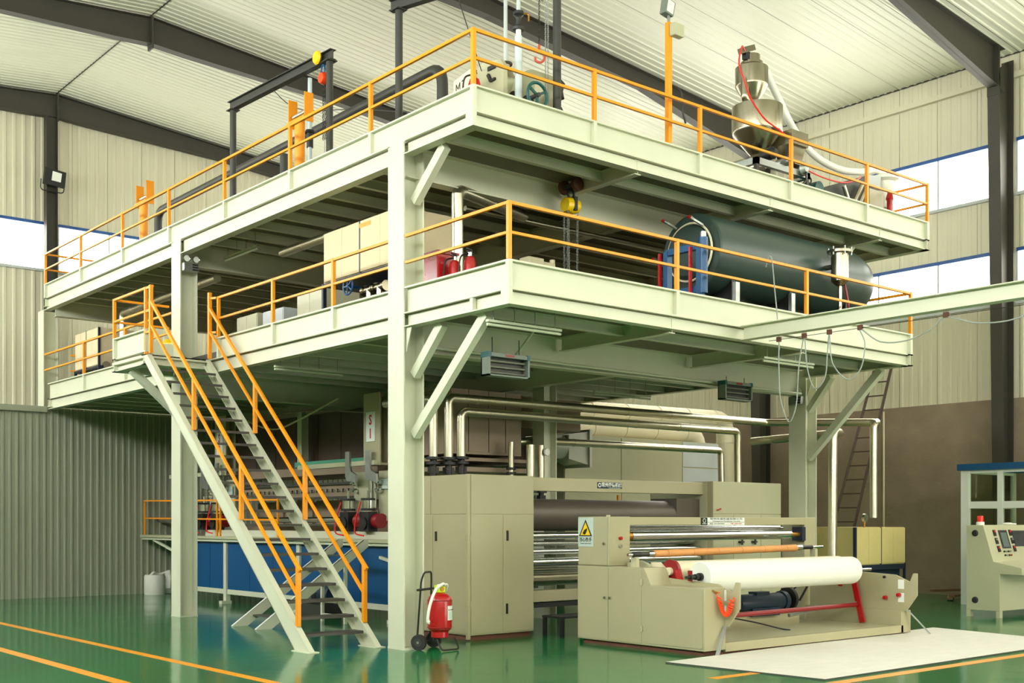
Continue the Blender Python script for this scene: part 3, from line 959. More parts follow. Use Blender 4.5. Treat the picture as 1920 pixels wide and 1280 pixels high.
# rolls along X
def roll_x(name, x0, x1, y, z, r, m, parent, n=28, neck=.05):
    return G().lathe((0, y, z), [(0, x0 - .1), (r * .4, x0 - .1), (r * .4, x0), (r, x0), (r, x1), (r * .4, x1), (r * .4, x1 + .1), (0, x1 + .1)], 'x', n).build(name, m, parent)
roll_x('large_roll', 2.75, 6.1, .95, 1.81, .25, 'roll_grey', ca)
G().box(6.1, 6.69, .7, 1.3, 1.4, 2.1).build('bearing_housing', 'roll_grey', ca)
for y, z, r in ((.62, 1.49, .055), (.78, 1.37, .045), (.62, 1.25, .045), (.62, 1.085, .075), (.78, .97, .06)):
    roll_x('chrome_roll', 2.75, 6.6, y, z, r, 'chrome', ca)
roll_x('spiral_roll', 2.85, 6.6, 1.0, .83, .13, 'foil', ca)
G().box(2.645, 6.72, .55, .75, .49, .66).build('lower_beam', 'machine_beige', ca, bev=.005)
G().box(2.645, 6.72, .58, .74, .40, .47).build('tray', 'black', ca)
G().box(2.645, 3.25, 1.2, 1.3, .66, 1.0).build('guard_panel', 'dark_red', ca)
G().box(3.25, 3.32, 1.1, 1.3, .66, 1.0).build('guard_post', 'machine_beige', ca)

bn = thing('step_bench', 'low dark steel step between the calender and the winder', 'step', (3.2, 0, 0))
G().box(2.72, 4.7, -.12, .32, .28, .31).build('top', 'black', bn)
for x in (2.74, 3.5, 4.6):
    for y in (-.1, .28):
        G().bar((x, y, 0), (x, y, .28), .05).build('leg', 'black', bn)

# ================================================================== winder in front
wi = thing('winder', 'beige fabric winder with warning sign, chrome roller and orange air hose', 'machine', (4.85, -2.0, 0))
WX0, WX1 = 2.5, 2.92
low = [(-.68, .06), (-3.02, .06), (-3.02, .86), (-2.10, .86), (-1.97, 1.09), (-.68, 1.09)]
wb_ = G().prism(low, 'x', WX0 + .01, WX1).build('side_cabinet', 'machine_beige', wi, bev=.006)
G().box(WX0 + .06, WX1 - .02, -2.95, -.75, 0, .06).build('plinth', 'rust', wb_)
door_x(wb_, -1.295, -.695, .08, 1.07, WX0 + .01, handle=[(-1.25, .66)])
d5 = door_x(wb_, -1.925, -1.305, .08, 1.07, WX0 + .01, handle=[(-1.35, .66)])
for z in (.28, .90):
    G().box(WX0 - .012, WX0 + .004, -1.955, -1.925, z - .04, z + .04).build('hinge', 'machine_light', d5)
door_x(wb_, -2.99, -2.03, .09, .82, WX0 + .01, name='panel')
up = G().box(WX0 + .01, WX1, -1.31, -.69, 1.095, 1.775).build('upper_box', 'machine_beige', wi, bev=.006)
d6 = door_x(up, -1.285, -.70, 1.105, 1.765, WX0 + .01, handle=[(-1.235, 1.40)])
G().cyl((WX0 + .3, -1.0, 1.775), (WX0 + .3, -1.0, 1.80), .03, n=10).build('cap', 'machine_light', up)
for z, m in ((1.475, 'red_paint'), (1.365, 'chrome')):
    G().cyl((2.72, -1.31, z), (2.72, -1.345, z), .024, n=10).build('button', m, up)
sg = G().box(WX0 - .004, WX0 + .002, -1.015, -.705, 1.355, 1.765).build('warning_sign', 'sign_pale', up)
def tri(y0, z0, w, h): return [(y0 - w / 2, z0), (y0 + w / 2, z0), (y0, z0 + h)]
G().prism(tri(-.857, 1.50, .265, .235), 'x', WX0 - .006, WX0 - .004).build('triangle', 'sign_black', sg)
G().prism(tri(-.857, 1.516, .20, .178), 'x', WX0 - .008, WX0 - .006).build('triangle_field', 'sign_yellow', sg)
hand = [(-.815, 1.565), (-.80, 1.55), (-.815, 1.543), (-.80, 1.533), (-.82, 1.53), (-.835, 1.522), (-.86, 1.532), (-.882, 1.565), (-.895, 1.60), (-.885, 1.618), (-.872, 1.605), (-.845, 1.592), (-.82, 1.585), (-.832, 1.575)]
G().prism(hand, 'x', WX0 - .0095, WX0 - .008).build('hand_mark', 'sign_black', sg)
text('当心伤手', .064, (WX0 - .006, -.857, 1.45), '-X', 'sign_black', sg, bold=.0012)
text('Caution, injure hand', .026, (WX0 - .006, -.857, 1.40), '-X', 'sign_black', sg)
# portal: top beam and right post
tb = G().box(WX1, 6.95, -1.30, -1.18, 1.655, 1.77).build('top_beam', 'machine_beige', wi, bev=.005)
G().box(6.95, 7.25, -1.30, -.85, .05, 1.775).build('right_post', 'machine_beige', wi, bev=.006)
G().box(4.42, 4.56, -1.308, -1.30, 1.655, 1.765).build('logo_plate', 'sign_black', tb)
G().torus((4.49, -1.309, 1.72), 'y', .03, .006, 12, 4).build('logo_mark', 'sign_pale', tb)
G().box(4.445, 4.535, -1.311, -1.308, 1.67, 1.68).build('logo_bar', 'sign_pale', tb)
G().box(4.56, 5.42, -1.308, -1.30, 1.70, 1.765).build('name_plate', 'sign_white', tb)
G().box(4.56, 5.42, -1.308, -1.30, 1.655, 1.692).build('name_plate', 'sign_white', tb)
text('常州永盛机械有限公司', .036, (4.99, -1.31, 1.745), '-Y', 'sign_black', tb, sx=2.1)
text('Changzhou Machinery Co.,Ltd', .026, (4.99, -1.31, 1.714), '-Y', 'sign_black', tb, sx=2.0)
text('电话: 0519-88770022', .024, (4.78, -1.31, 1.675), '-Y', 'sign_black', tb, sx=1.6)
text('手机: 13806110022', .024, (5.22, -1.31, 1.675), '-Y', 'print_red', tb, sx=1.4)
cr = roll_x('chrome_roller', 2.99, 6.62, -1.24, 1.50, .072, 'chrome', wi)
roll_x('chrome_roller', 3.0, 6.6, -1.05, 1.60, .045, 'chrome', wi)
G().cyl((WX1, -1.24, 1.50), (2.985, -1.24, 1.50), .068, n=18).build('roller_cap', 'brass', wi)
G().cyl((6.625, -1.24, 1.50), (6.86, -1.24, 1.50), .04, n=14).build('roller_cap', 'brass', wi)
G().box(6.86, 6.95, -1.32, -1.12, 1.40, 1.62).build('bearing', 'navy', wi)
# inner side plates
plate = [(-1.35, 1.0), (-2.3, .93), (-2.9, .90), (-3.14, .80), (-3.20, .93), (-3.26, .93), (-3.26, .60), (-3.08, .36), (-2.98, .36), (-2.98, .05), (-1.35, .05)]
for x in (2.90, 7.02):
    G().prism(plate, 'x', x, x + .03).build('side_plate', 'machine_beige', wi)
    for y, z in ((-3.0, .56), (-3.0, .76)):
        G().box(x - .006, x + .036, y - .05, y + .05, z - .07, z + .07).build('plate_window', 'sign_white', wi)
G().prism([(-1.30, 1.13), (-1.55, 1.17), (-1.72, 1.12), (-1.80, .9), (-1.3, .9)], 'x', 2.86, 2.92).build('guard', 'machine_light', wi)
# bed
G().box(WX1, 7.05, -3.02, -2.90, .03, .145).build('front_beam', 'machine_beige', wi, bev=.005)
G().box(WX1, 7.05, -2.90, -1.35, .11, .135).build('bed_plate', 'machine_light', wi)
G().box(WX1 - .06, 7.06, -2.98, -1.3, 0, .03).build('base_pad', 'rust', wi)
G().box(6.99, 7.25, -3.02, -.9, .03, .36).build('right_foot', 'machine_beige', wi, bev=.005)
G().box(3.2, 6.2, -1.75, -1.45, .135, .30).build('drive_base', 'machine_beige', wi)
dm = roll_x('winding_drum', 3.04, 6.85, -2.0, 1.03, .14, 'duct_cream', wi)
G().lathe((2.99, -2.0, 1.035), [(0, 0), (.155, 0), (.155, .05), (0, .05)], 'x', 28).build('drum_flange', 'dark_red', wi)
G().prism([(-1.70, 1.15), (-1.84, 1.15), (-1.93, 1.08), (-1.99, .96), (-1.92, .94), (-1.86, 1.02), (-1.70, 1.06)], 'x', 2.93, 2.985).build('flange_guard', 'duct_cream', wi)
G().cyl((3.05, -2.3, .40), (6.9, -2.3, .42), .035, n=10).build('tie_bar', 'dark_red', wi)
for x in (6.93, 2.96):
    G().bar((x, -2.17, 1.06), (x, -2.39, .15), .03, .09, (0, 1, 0)).build('swing_arm', 'red_paint', wi)
for y, z in ((-2.75, .55), (-1.95, .72), (-2.98, .60)):
    G().lathe((7.0, y, z), [(0, -.05), (.028, -.05), (.034, 0), (0, 0)], 'x', 10).build('knob', 'red_paint', wi)
G().cyl((7.0, -2.72, .86), (7.005, -2.72, .86), .022, n=10).cyl((6.99, -2.72, .86), (7.02, -2.72, .86), .02, n=10).build('hole_bush', 'black', wi)
# drive motor behind the roll
mo = G().lathe((0, -1.72, .50), [(0, 4.75), (.10, 4.75), (.13, 4.82), (.13, 5.75), (.15, 5.75), (.15, 5.84), (.11, 5.86), (.06, 5.9), (0, 5.9)], 'x', 20).build('drive_motor', 'motor_blue', wi)
G().box(4.95, 5.6, -1.84, -1.6, .30, .42).box(5.1, 5.4, -1.80, -1.64, .60, .66).build('motor_base', 'motor_blue', mo)
G().lathe((5.92, -1.72, .52), [(0, 0), (.18, 0), (.18, .06), (0, .06)], 'x', 24).build('pulley', 'black', mo)
for a, b in (((6.0, -1.9, .5), (6.3, -1.98, .95)), ((6.0, -1.56, .45), (6.35, -1.82, .92))):
    G().bar(a, b, .03, .02).build('drive_belt', 'rubber', mo)
G().cyl((5.4, -2.15, .32), (6.3, -2.25, .42), .028, n=10).cyl((6.3, -2.25, .42), (6.9, -2.3, .46), .013, n=8).build('air_cylinder', 'galvanised', wi)
G().tube(smooth_path([(4.4, -1.9, .32), (4.7, -2.1, .25), (5.0, -2.3, .16), (5.1, -2.4, .14)]), .012, 6).build('motor_cable', 'cable_black', wi)
# orange coiled air hose on the end plate
pts = []
for i in range(220):
    t = i / 219
    a = t * 2 * PI * 22
    tx = 2.735 + .12 * t
    ty = -3.06 - .12 * t
    tz = .80 - .06 * t - .25 * math.sin(PI * t) ** .7
    pts.append((tx + .028 * math.cos(a), ty + .028 * math.sin(a) * abs(math.cos(PI * t)), tz + .022 * math.sin(a)))
G().tube(pts, .0085, 5).build('air_hose', 'coil_orange', wi)
G().bar((2.72, -3.06, .80), (2.66, -3.02, .83), .02).build('hose_fitting', 'brass', wi)
G().bar((2.87, -3.05, .36), (2.66, -3.10, .0), .05, .02).build('strut', 'galvanised', wi)
G().bar((7.1, -3.05, .38), (7.32, -3.32, .0), .05, .02).build('strut', 'galvanised', wi)

# fabric roll resting on the winder and the spare air shaft behind it
fr = thing('fabric_roll', 'big roll of white nonwoven fabric lying on the winder', 'fabric roll', (4.7, -2.5, .97))
g = G().lathe((0, -2.52, .975), [(.05, 3.02), (.19, 3.0), (.205, 3.02), (.207, 4.5), (.205, 6.42), (.19, 6.44), (.05, 6.42)], 'x', 40)
g.build('fabric', 'fabric_white', fr)
G().lathe((0, -2.52, .975), [(0, 2.72), (.018, 2.72), (.018, 2.80), (.035, 2.80), (.035, 2.86), (.024, 2.86), (.024, 2.90), (.04, 2.90), (.04, 2.97), (.052, 2.97), (.052, 3.05), (0, 3.05)], 'x', 16).build('shaft_end', 'black', fr)
G().lathe((0, -2.52, .975), [(0, 6.4), (.04, 6.4), (.04, 6.55), (.02, 6.55), (.02, 6.95), (0, 6.95)], 'x', 14).build('shaft_end', 'chrome', fr)
G().box(2.86, 2.875, -2.50, -2.43, .92, 1.06).build('stop_plate', 'dark_red', fr)
as_ = thing('air_shaft', 'winding shaft with a row of brown cardboard cores above the fabric roll', 'shaft', (4.7, -1.62, 1.27))
def shaft_pt(x): return -1.62, 1.252 + (x - 2.55) * .0125
def seg(x0, x1, r, m, nm):
    y, z = shaft_pt((x0 + x1) / 2)
    y0, z0 = shaft_pt(x0); y1, z1 = shaft_pt(x1)
    return G().cyl((x0, y0, z0), (x1, y1, z1), r, n=18).build(nm, m, as_)
seg(2.56, 2.68, .022, 'chrome', 'shaft_end'); seg(2.66, 2.80, .038, 'black', 'collar'); seg(2.80, 2.95, .03, 'dark_steel', 'shaft_neck'); seg(2.95, 3.06, .045, 'chrome', 'shaft_collar')
k = 12
for i in range(k):
    a = 3.06 + i * (6.28 - 3.06) / k
    seg(a, a + (6.28 - 3.06) / k - .004, .052 + .002 * (i % 2), 'cardboard', 'cardboard_core')
seg(6.28, 6.42, .045, 'chrome', 'shaft_collar'); seg(6.42, 6.70, .032, 'black', 'shaft_neck'); seg(6.70, 6.98, .018, 'chrome', 'shaft_end')
for x in (2.70, 6.75):
    y, z = shaft_pt(x)
    G().box(x - .03, x + .03, y - .05, y + .05, 1.0, z - .03).build('shaft_rest', 'machine_light', as_)

# white sheet on the floor
g = G(); NX, NY = 60, 26
cs = [V(1.64, -3.16, 0), V(1.80, -5.32, 0), V(7.9, -5.25, 0), V(8.35, -2.75, 0)]
vs, fs = [], []
for i in range(NX + 1):
    for j in range(NY + 1):
        u, w = i / NX, j / NY
        p = (cs[0] * (1 - w) + cs[1] * w) * (1 - u) + (cs[3] * (1 - w) + cs[2] * w) * u
        h = .016 + .016 * max(0, mnoise.noise(V(p.x * 1.1, p.y * 3.5, 2.0))) * min(1, 8 * u, 8 * (1 - u), 8 * w, 8 * (1 - w))
        vs.append((p.x, p.y, h))
for i in range(NX):
    for j in range(NY):
        a = i * (NY + 1) + j
        fs.append((a, a + 1, a + NY + 2, a + NY + 1))
sh = thing('floor_sheet', 'wide white sheet spread on the green floor in front of the winder', 'sheet', (5, -4.2, 0))
g.add(vs, fs).build('sheet', 'sheet_white', sh)
G().add([c + V(0, 0, .0005) for c in cs] + [c + V(0, 0, .0155) for c in cs], [(0, 3, 2, 1), (4, 5, 6, 7), (0, 1, 5, 4), (1, 2, 6, 5), (2, 3, 7, 6), (3, 0, 4, 7)]).build('backing_board', 'tread_dark', sh)

# ================================================================== wheeled fire extinguisher
ex = thing('wheeled_extinguisher', 'red wheeled fire extinguisher trolley by the front column', 'extinguisher', (.42, -.2, 0))
ec = V(.43, -.22, 0)
pr = [(0, .16), (.10, .16), (.115, .17), (.115, .24), (.155, .28), (.165, .34), (.165, .64), (.15, .70), (.11, .74), (.05, .76), (0, .76)]
bd = G().lathe(ec, pr, 'z', 28).build('cylinder', 'red_paint', ex)
for z in (.30, .66):
    G().torus(ec + V(0, 0, z), 'z', .166, .006, 28, 5).build('band', 'dark_red', bd)
lb = G(); lv = []
for i in range(7):
    a = math.radians(-115 + i * 10)
    a = math.radians(-88 + i * 9)
    for z in (.40, .59):
        lv.append(ec + V(math.cos(a) * .167, math.sin(a) * .167, z))
lb.add(lv, [(2 * i, 2 * i + 2, 2 * i + 3, 2 * i + 1) for i in range(6)]).build('instruction_label', 'sign_white', bd)
for i in range(4):
    a = math.radians(-80 + i * 12)
    p = ec + V(math.cos(a) * .1685, math.sin(a) * .1685, .535)
    G().bar(p - V(math.sin(-a) * 0, 0, .006), p + V(0, 0, .008), .014, .004).build('label_print', 'sign_black', bd)
for i in range(6):
    z = .51 - i * .017
    w = [ec + V(math.cos(math.radians(-82 + k * 8)) * .168, math.sin(math.radians(-82 + k * 8)) * .168, z) for k in range(6)]
    G().tube(w, .0022, 4).build('label_print', 'green_print', bd)
G().box(.37, .49, -.27, -.17, .76, .86).build('valve_guard', 'lime', ex, bev=.01)
G().cyl((.43, -.28, .81), (.43, -.265, .81), .03, n=12).build('gauge', 'brass', ex)
fx = .33
hp = bent([(.20, -.02, .10), (.24, -.06, .92), (.27, -.09, 1.03), (.47, .03, 1.03), (.48, .04, .92), (.48, .06, .10)], .05)
G().tube(hp, .013, 8).build('frame', 'black', ex)
G().cyl((.13, -.13, .80), (.58, .11, .80), .016, n=8).build('handle_bar', 'black', ex)
for c in (V(.16, -.12, .105), V(.55, .08, .105)):
    d = V(.5, .27, 0).normalized()
    w = G().cyl(c - d * .028, c + d * .028, .105, n=24).build('wheel', 'rubber', ex)
    G().cyl(c - d * .032, c + d * .032, .055, n=16).build('hub', 'dark_steel', w)
    G().cyl(c - d * .04, c + d * .04, .018, n=10).build('hub_cap', 'galvanised', w)
G().bar((.16, -.12, .105), (.55, .08, .105), .02).build('axle', 'black', ex)
G().tube(bent([(.30, -.34, .15), (.28, -.46, .02), (.60, -.42, .015), (.62, -.30, .15)], .05), .012, 8).build('front_stand', 'black', ex)
hs = smooth_path([(.45, -.30, .86), (.37, -.36, .88), (.28, -.33, .80), (.20, -.32, .62), (.17, -.31, .45), (.18, -.30, .40), (.20, -.30, .36)])
G().tube(hs, .024, 8, [.02] * (len(hs) - 8) + [.026] * 5 + [.012] * 3).build('hose', 'fabric_white', ex)
hs = smooth_path([(.40, -.2, .86), (.52, -.26, .87), (.56, -.20, .78)])
G().tube(hs, .010, 6).build('hose', 'hose_white', ex)

# ================================================================== forming table with blue side panels
TX = 2.2
ta = thing('forming_table', 'long forming table with blue side panels behind the stairs', 'machine', (3.2, 8.5, 0))
G().box(TX - .1, 5.2, 3.2, 13.95, 1.345, 1.40).build('table_top', 'machine_light', ta)
G().box(TX - .06, TX, 3.2, 13.95, 1.29, 1.345).build('edge_rail', 'steel_green', ta)
G().box(TX + .25, TX + .33, 3.2, 11.2, 1.40, 1.53).build('side_beam', 'steel_green', ta)
for y in (3.5, 6.7, 9.75, 12.0):
    G().box(TX, TX + .10, y - .06, y + .06, .06, 1.29).build('leg', 'steel_green', ta)
    G().box(TX - .1, TX + .12, y - .08, y + .05, 0, .06).build('foot', 'steel_green', ta)
for a, b in ((9.81, 11.94), (6.76, 9.69), (3.56, 6.64)):
    G().box(TX + .03, TX + .08, a, b, .20, .30).build('bottom_rail', 'steel_green', ta)
    n = 3
    for i in range(n):
        ya = a + (b - a) * i / n; yb = a + (b - a) * (i + 1) / n
        G().box(TX + .04, TX + .06, ya + .006, yb - .006, .30, 1.28).build('side_panel', 'blue_panel', ta)
G().bar((TX, 13.4, 1.29), (TX, 12.06, 1.0), .05).build('knee_brace', 'steel_green', ta)
G().bar((TX, 3.9, 1.10), (TX, 3.2, .98), .05).build('knee_brace', 'steel_green', ta)
tr = thing('table_guard_rail', 'thin orange guard rail on the far end of the forming table', 'guard rail', (2.2, 10.5, 1.4))
for z in (2.17, 1.76):
    G().bar((TX, 7.47, z - (0.04 if z > 2 else 0.02)), (TX, 13.95, z + .03), .03).build('rail', 'rail_orange', tr)
for y in (7.47, 9.95, 10.1, 13.93):
    G().bar((TX, y, 1.40), (TX, y, 2.17), .035).build('post', 'rail_orange', tr)
for z in (2.2, 1.79):
    G().bar((TX, 13.93, z), (3.6, 13.93, z), .03).build('rail', 'rail_orange', tr)
# blower motor under the table
bm = thing('blower_motor', 'dark motor with a grey fan drum under the forming table by the stairs', 'motor', (2.05, 5.3, 0))
G().lathe((1.95, 0, .42), [(0, 5.0), (.15, 5.0), (.15, 5.35), (.12, 5.4), (0, 5.4)], 'y', 18).build('motor_body', 'motor_blue', bm)
G().lathe((1.95, 0, .42), [(0, 5.45), (.2, 5.45), (.2, 5.75), (0, 5.75)], 'y', 20).build('fan_drum', 'galvanised', bm)
G().box(1.75, 2.12, 5.0, 5.8, .0, .24).build('stand', 'dark_steel', bm)

# short cross-over steps
ss = thing('crossover_steps', 'short steel steps leaning up to the forming table', 'staircase', (.9, 4.3, 0))
for y0 in (3.91, 4.72):
    poly = [(-.12, 0), (.16, 0), (1.97, 1.28), (1.97, 1.40), (1.86, 1.40)]
    G().prism(poly, 'y', y0, y0 + .012).build('stringer', 'steel_green', ss)
    G().bar((-.12, y0 + .02, .006), (1.88, y0 + .02, 1.40), .04, .012).build('stringer_flange', 'sign_white', ss)
for i in range(5):
    z = .17 + i * .24; x = .10 + z * 1.42
    G().box(x - .10, x + .10, 3.93, 4.71, z - .012, z + .008).build('tread', 'tread_dark', ss)
for y in (3.96, 4.70):
    G().bar((1.55, y, 0), (1.55, y, 1.12), .05).build('leg', 'steel_green', ss)
for z in (.12, .35):
    G().bar((1.55, 3.96, z), (1.55, 4.70, z), .04).build('stretcher', 'steel_green', ss)

# ================================================================== spinning heads S1 / S2 over the table
def spin_head(y, sign, label):
    t = thing('spinning_head', label, 'machine', (2.6, y, 1.4), group='spinning heads')
    po = G().hcol(2.5, 2.72, y - .26, y + .26, 2.70, ZMF - .55, .016).box(2.52, 2.7, y - .24, y + .24, 2.70, 2.74)
    po.box(2.49, 2.5, y - .26, y + .26, 2.72, ZMF - .50).build('hanger_post', 'machine_beige', t)
    sp = G().box(2.472, 2.488, y - .13, y + .15, 3.12, 3.64).build('number_sign', 'sign_white', t)
    text('S', .24, (2.468, y + .01, 3.49), '-X', 'print_red', sp, bold=.006, sx=.85)
    text(sign, .24, (2.468, y + .01, 3.25), '-X', 'print_red', sp, bold=.006, sx=.85)
    G().box(2.40, 2.52, y - .22, y + 2.45, 2.70, 2.78).build('swing_arm', 'machine_light', t)
    for yy in (y + .60, y - .06):
        G().prism([(yy - .07, 2.96), (yy + .07, 2.96), (yy + .07, 2.52), (yy + .03, 2.44), (yy - .28, 2.40), (yy - .28, 2.54), (yy - .12, 2.60), (yy - .07, 2.70)], 'x', 2.36, 2.40).build('hook', 'galvanised', t)
    for a, b in ((y + .75, y + .14), (y - .06, y - .46)):
        G().prism([(a, 2.60), (b, 2.60), (b, 1.96), (b + (a - b) * .35, 1.72), (a - (a - b) * .2, 1.72), (a, 1.95)], 'x', 2.60, 2.63).build('side_plate', 'machine_light', t)
        for z in (2.40, 2.26):
            G().cyl((2.58, a - .12, z), (2.50, a - .12, z), .045, n=12).cyl((2.5, a - .12, z), (2.44, a - .12, z), .018, n=8).build('hand_knob', 'chrome', t)
    G().box(2.56, 2.58, y - .42, y - .22, 2.28, 2.46).build('plate_label', 'sign_pale', t)
    G().cyl((2.52, y + .06, 1.95), (2.52, y + .06, 2.50), .05, n=14).cyl((2.52, y - .06, 1.95), (2.52, y - .06, 2.5), .03, n=12).build('guide_rod', 'chrome', t)
    for yy in (y + .66, y):
        cy = G().cyl((2.42, yy, 1.93), (2.42, yy, 2.08), .11, n=20).build('air_cylinder', 'chrome', t)
        for z in (1.90, 2.08):
            G().cyl((2.42, yy, z), (2.42, yy, z + .04), .13, n=20).build('cylinder_cap', 'black', cy)
        G().cyl((2.42, yy, 2.12), (2.42, yy, 2.26), .022, n=8).build('piston_rod', 'chrome', cy)
        G().box(2.33, 2.52, yy - .14, yy + .14, 1.53, 1.88).cyl((2.30, yy, 1.68), (2.34, yy, 1.68), .11, n=14).build('bearing_block', 'black', t)
        G().tube(smooth_path([(2.33, yy + .1, 2.06), (2.28, yy + .14, 1.85), (2.26, yy + .18, 1.65), (2.26, yy + .16, 1.5), (2.26, yy - .1, 1.46)]), .014, 6).build('air_line', 'red_cable', t)
    G().cyl((2.5, y - .3, 1.72), (2.5, y + .45, 1.72), .13, n=18).build('press_roll', 'dark_red', t)
    G().lathe((2.62, 0, 1.74), [(0, y + .8), (.055, y + .8), (.055, y + 4.6), (0, y + 4.6)], 'y', 14).build('guide_roll', 'chrome', t)
    return t
spin_head(4.61, '1', 'spinning head with the red S1 sign above the forming table')
spin_head(10.55, '2', 'farther spinning head half hidden behind the stairs')
br = thing('nozzle_rail', 'dark rail with a row of round steel nozzles behind the stairs', 'machine', (2.7, 7.6, 2.3))
G().box(2.72, 2.9, 5.35, 10.1, 2.18, 2.42).build('rail', 'chamber_brown', br)
G().box(2.66, 2.72, 5.35, 10.1, 2.40, 2.44).box(2.66, 2.72, 5.35, 10.1, 2.14, 2.18).build('lip', 'dark_steel', br)
i = 0
y = 5.5
while y < 10.0:
    G().lathe((2.72, y, 2.29), [(0, -.06), (.028, -.06), (.036, -.03), (.036, 0), (0, 0)], 'x', 10).build('nozzle', 'chrome', br)
    y += .19
qc = thing('quench_chamber', 'brown sheet-metal quench chamber under the lower deck', 'machine', (4.2, 6.5, 1.6))
G().box(3.0, 4.58, 3.0, 4.9, 2.86, 3.96).build('chamber', 'chamber_brown', qc)
G().box(4.58, 6.3, 3.3, 4.9, 3.4, 3.96).build('chamber', 'chamber_brown', qc)
G().box(3.76, 6.3, 4.9, 13.2, 2.80, 3.96).build('enclosure', 'chamber_dark', qc)
for i in range(9):
    G().box(3.74, 3.76, 4.95 + i * .91, 4.95 + i * .91 + .89, 2.84, 3.94).build('panel', 'chamber_dark', qc)
for x0, x1 in ((3.02, 3.38), (3.40, 3.82), (3.84, 4.2), (4.22, 4.56)):
    G().box(x0, x1, 2.985, 3.0, 2.90, 3.96).build('panel', 'chamber_brown', qc)
G().box(2.9, 4.7, 2.95, 4.9, 2.74, 2.80).box(2.9, 4.7, 2.95, 4.9, 2.56, 2.64).build('flange', 'chamber_brown', qc)
G().box(3.0, 4.5, 5.2, 10.3, 2.62, 2.78).build('long_beam', 'chamber_brown', qc)
G().box(3.0, 4.5, 5.2, 10.3, 1.42, 1.62).build('long_beam', 'chamber_brown', qc)
G().box(3.2, 4.4, 5.3, 10.2, 1.8, 2.1).build('suction_box', 'chamber_brown', qc)
for y0 in (5.4, 6.6, 7.8, 9.0):
    G().box(3.15, 3.2, y0, y0 + 1.05, 1.66, 2.12).build('panel', 'chamber_brown', qc)
G().box(2.98, 3.02, 5.6, 8.2, 2.80, 2.90).build('light_strip', 'green_print', qc)
tp = thing('support_post', 'slim pale green post under the lower deck beside the stairs', 'post', (3.5, 8.79, 0))
G().hcol(3.42, 3.58, 8.7, 8.88, 1.40, ZMF - .47, .012).build('post', 'steel_green', tp)
G().box(3.36, 3.64, 8.64, 8.94, 1.40, 1.42).build('foot_plate', 'steel_green', tp)

# bundle of white film against the partition
rl = thing('film_bundle', 'white film roll with a crumpled bag against the far partition', 'bundle', (2.45, 13.75, 0))
G().lathe((2.36, 13.72, 0), [(0, 0), (.24, 0), (.245, .05), (.245, .42), (.22, .46), (.05, .44), (0, .44)], 'z', 24).build('film_roll', 'bag_white', rl)
g = G(); vs = []; fs = []
nu, nv = 14, 9
for j in range(nv + 1):
    for i in range(nu):
        a = 2 * PI * i / nu; b = PI * j / nv
        d = V(math.sin(b) * math.cos(a), math.sin(b) * math.sin(a), math.cos(b))
        r = 1 + .28 * mnoise.noise(d * 2.3 + V(3, 1, 5))
        vs.append((2.72 + d.x * .25 * r, 13.72 + d.y * .2 * r, max(.01, .28 + d.z * .27 * r)))
for j in range(nv):
    for i in range(nu):
        k = (i + 1) % nu
        fs.append((j * nu + i, (j + 1) * nu + i, (j + 1) * nu + k, j * nu + k))
g.add(vs, fs).build('bag', 'bag_white', rl)
G().tube(smooth_path([(2.2, 13.6, .44), (2.3, 13.62, .52), (2.42, 13.66, .47), (2.55, 13.64, .5)]), .03, 6).build('crumple', 'bag_white', rl)

# ================================================================== pipework
def pipe(name, label, pts, r, m='foil', rad=None, bands=True, flange=None, group=None):
    p0 = Vector(pts[0])
    t = thing(name, label, 'pipe', p0, group=group)
    path = bent(pts, rad or r * 1.6) if len(pts) > 2 else [Vector(p) for p in pts]
    G().tube(path, r, 16).build('pipe', m, t)
    if bands:
        for a, b in zip(pts, pts[1:]):
            a, b = Vector(a), Vector(b)
            L = (b - a).length
            k = int(L / 1.0)
            d = (b - a).normalized()
            for i in range(k):
                c = a + d * (L * (i + .5) / max(1, k))
                G().cyl(c - d * .012, c + d * .012, r * 1.06, n=16).build('joint_band', m, t)
    if flange:
        for c in flange:
            c = Vector(c)
            f = G().cyl(c + V(0, 0, -.02), c + V(0, 0, .02), r * 1.75, n=18).cyl(c + V(0, 0, -.1), c + V(0, 0, -.06), r * 1.75, n=18).cyl(c + V(0, 0, -.3), c, r * .8, n=12)
            f.box(c.x - r * 1.1, c.x + r * 1.1, c.y - .05, c.y + .05, c.z - .24, c.z - .14).build('flange_valve', 'black', t)
    return t
pipe('insulated_pipe', 'upper foil-wrapped pipe running right from above the calender', [(2.23, 2.0, 2.70), (2.23, 2.0, 3.66), (10.2, 2.0, 3.70), (10.6, -.27, 3.58), (10.5, -.27, 3.56), (10.5, -.27, 1.78)], .072, flange=[(2.23, 2.0, 2.70)])
pipe('insulated_pipe', 'lower foil-wrapped pipe running right from above the calender', [(2.48, 2.0, 2.72), (2.48, 2.0, 3.46), (9.3, 2.0, 3.48), (9.32, 2.0, 2.3)], .072, flange=[(2.48, 2.0, 2.72)])
pipe('insulated_pipe', 'leftmost upright foil-wrapped pipe above the calender', [(1.97, 2.05, 2.70), (1.97, 2.05, 3.62), (1.97, 3.4, 3.66)], .068, flange=[(1.97, 2.05, 2.70)])
pipe('insulated_pipe', 'third foil-wrapped pipe turning down in front of the white dryer', [(4.72, 3.25, 3.14), (5.3, 3.05, 3.16), (10.05, 3.05, 3.18), (10.1, 3.05, 1.6)], .068)
pipe('insulated_pipe', 'upright foil-wrapped pipe just right of the far right column', [(9.75, 2.0, 3.30), (9.40, -.30, 3.32), (9.0, -.42, 3.32), (8.97, -.42, 1.0)], .078)
pipe('insulated_pipe', 'short upright foil-wrapped pipe behind the calender cross beam', [(4.24, 2.35, 2.2), (4.24, 2.35, 3.02)], .072, flange=[(4.24, 2.35, 2.3)])
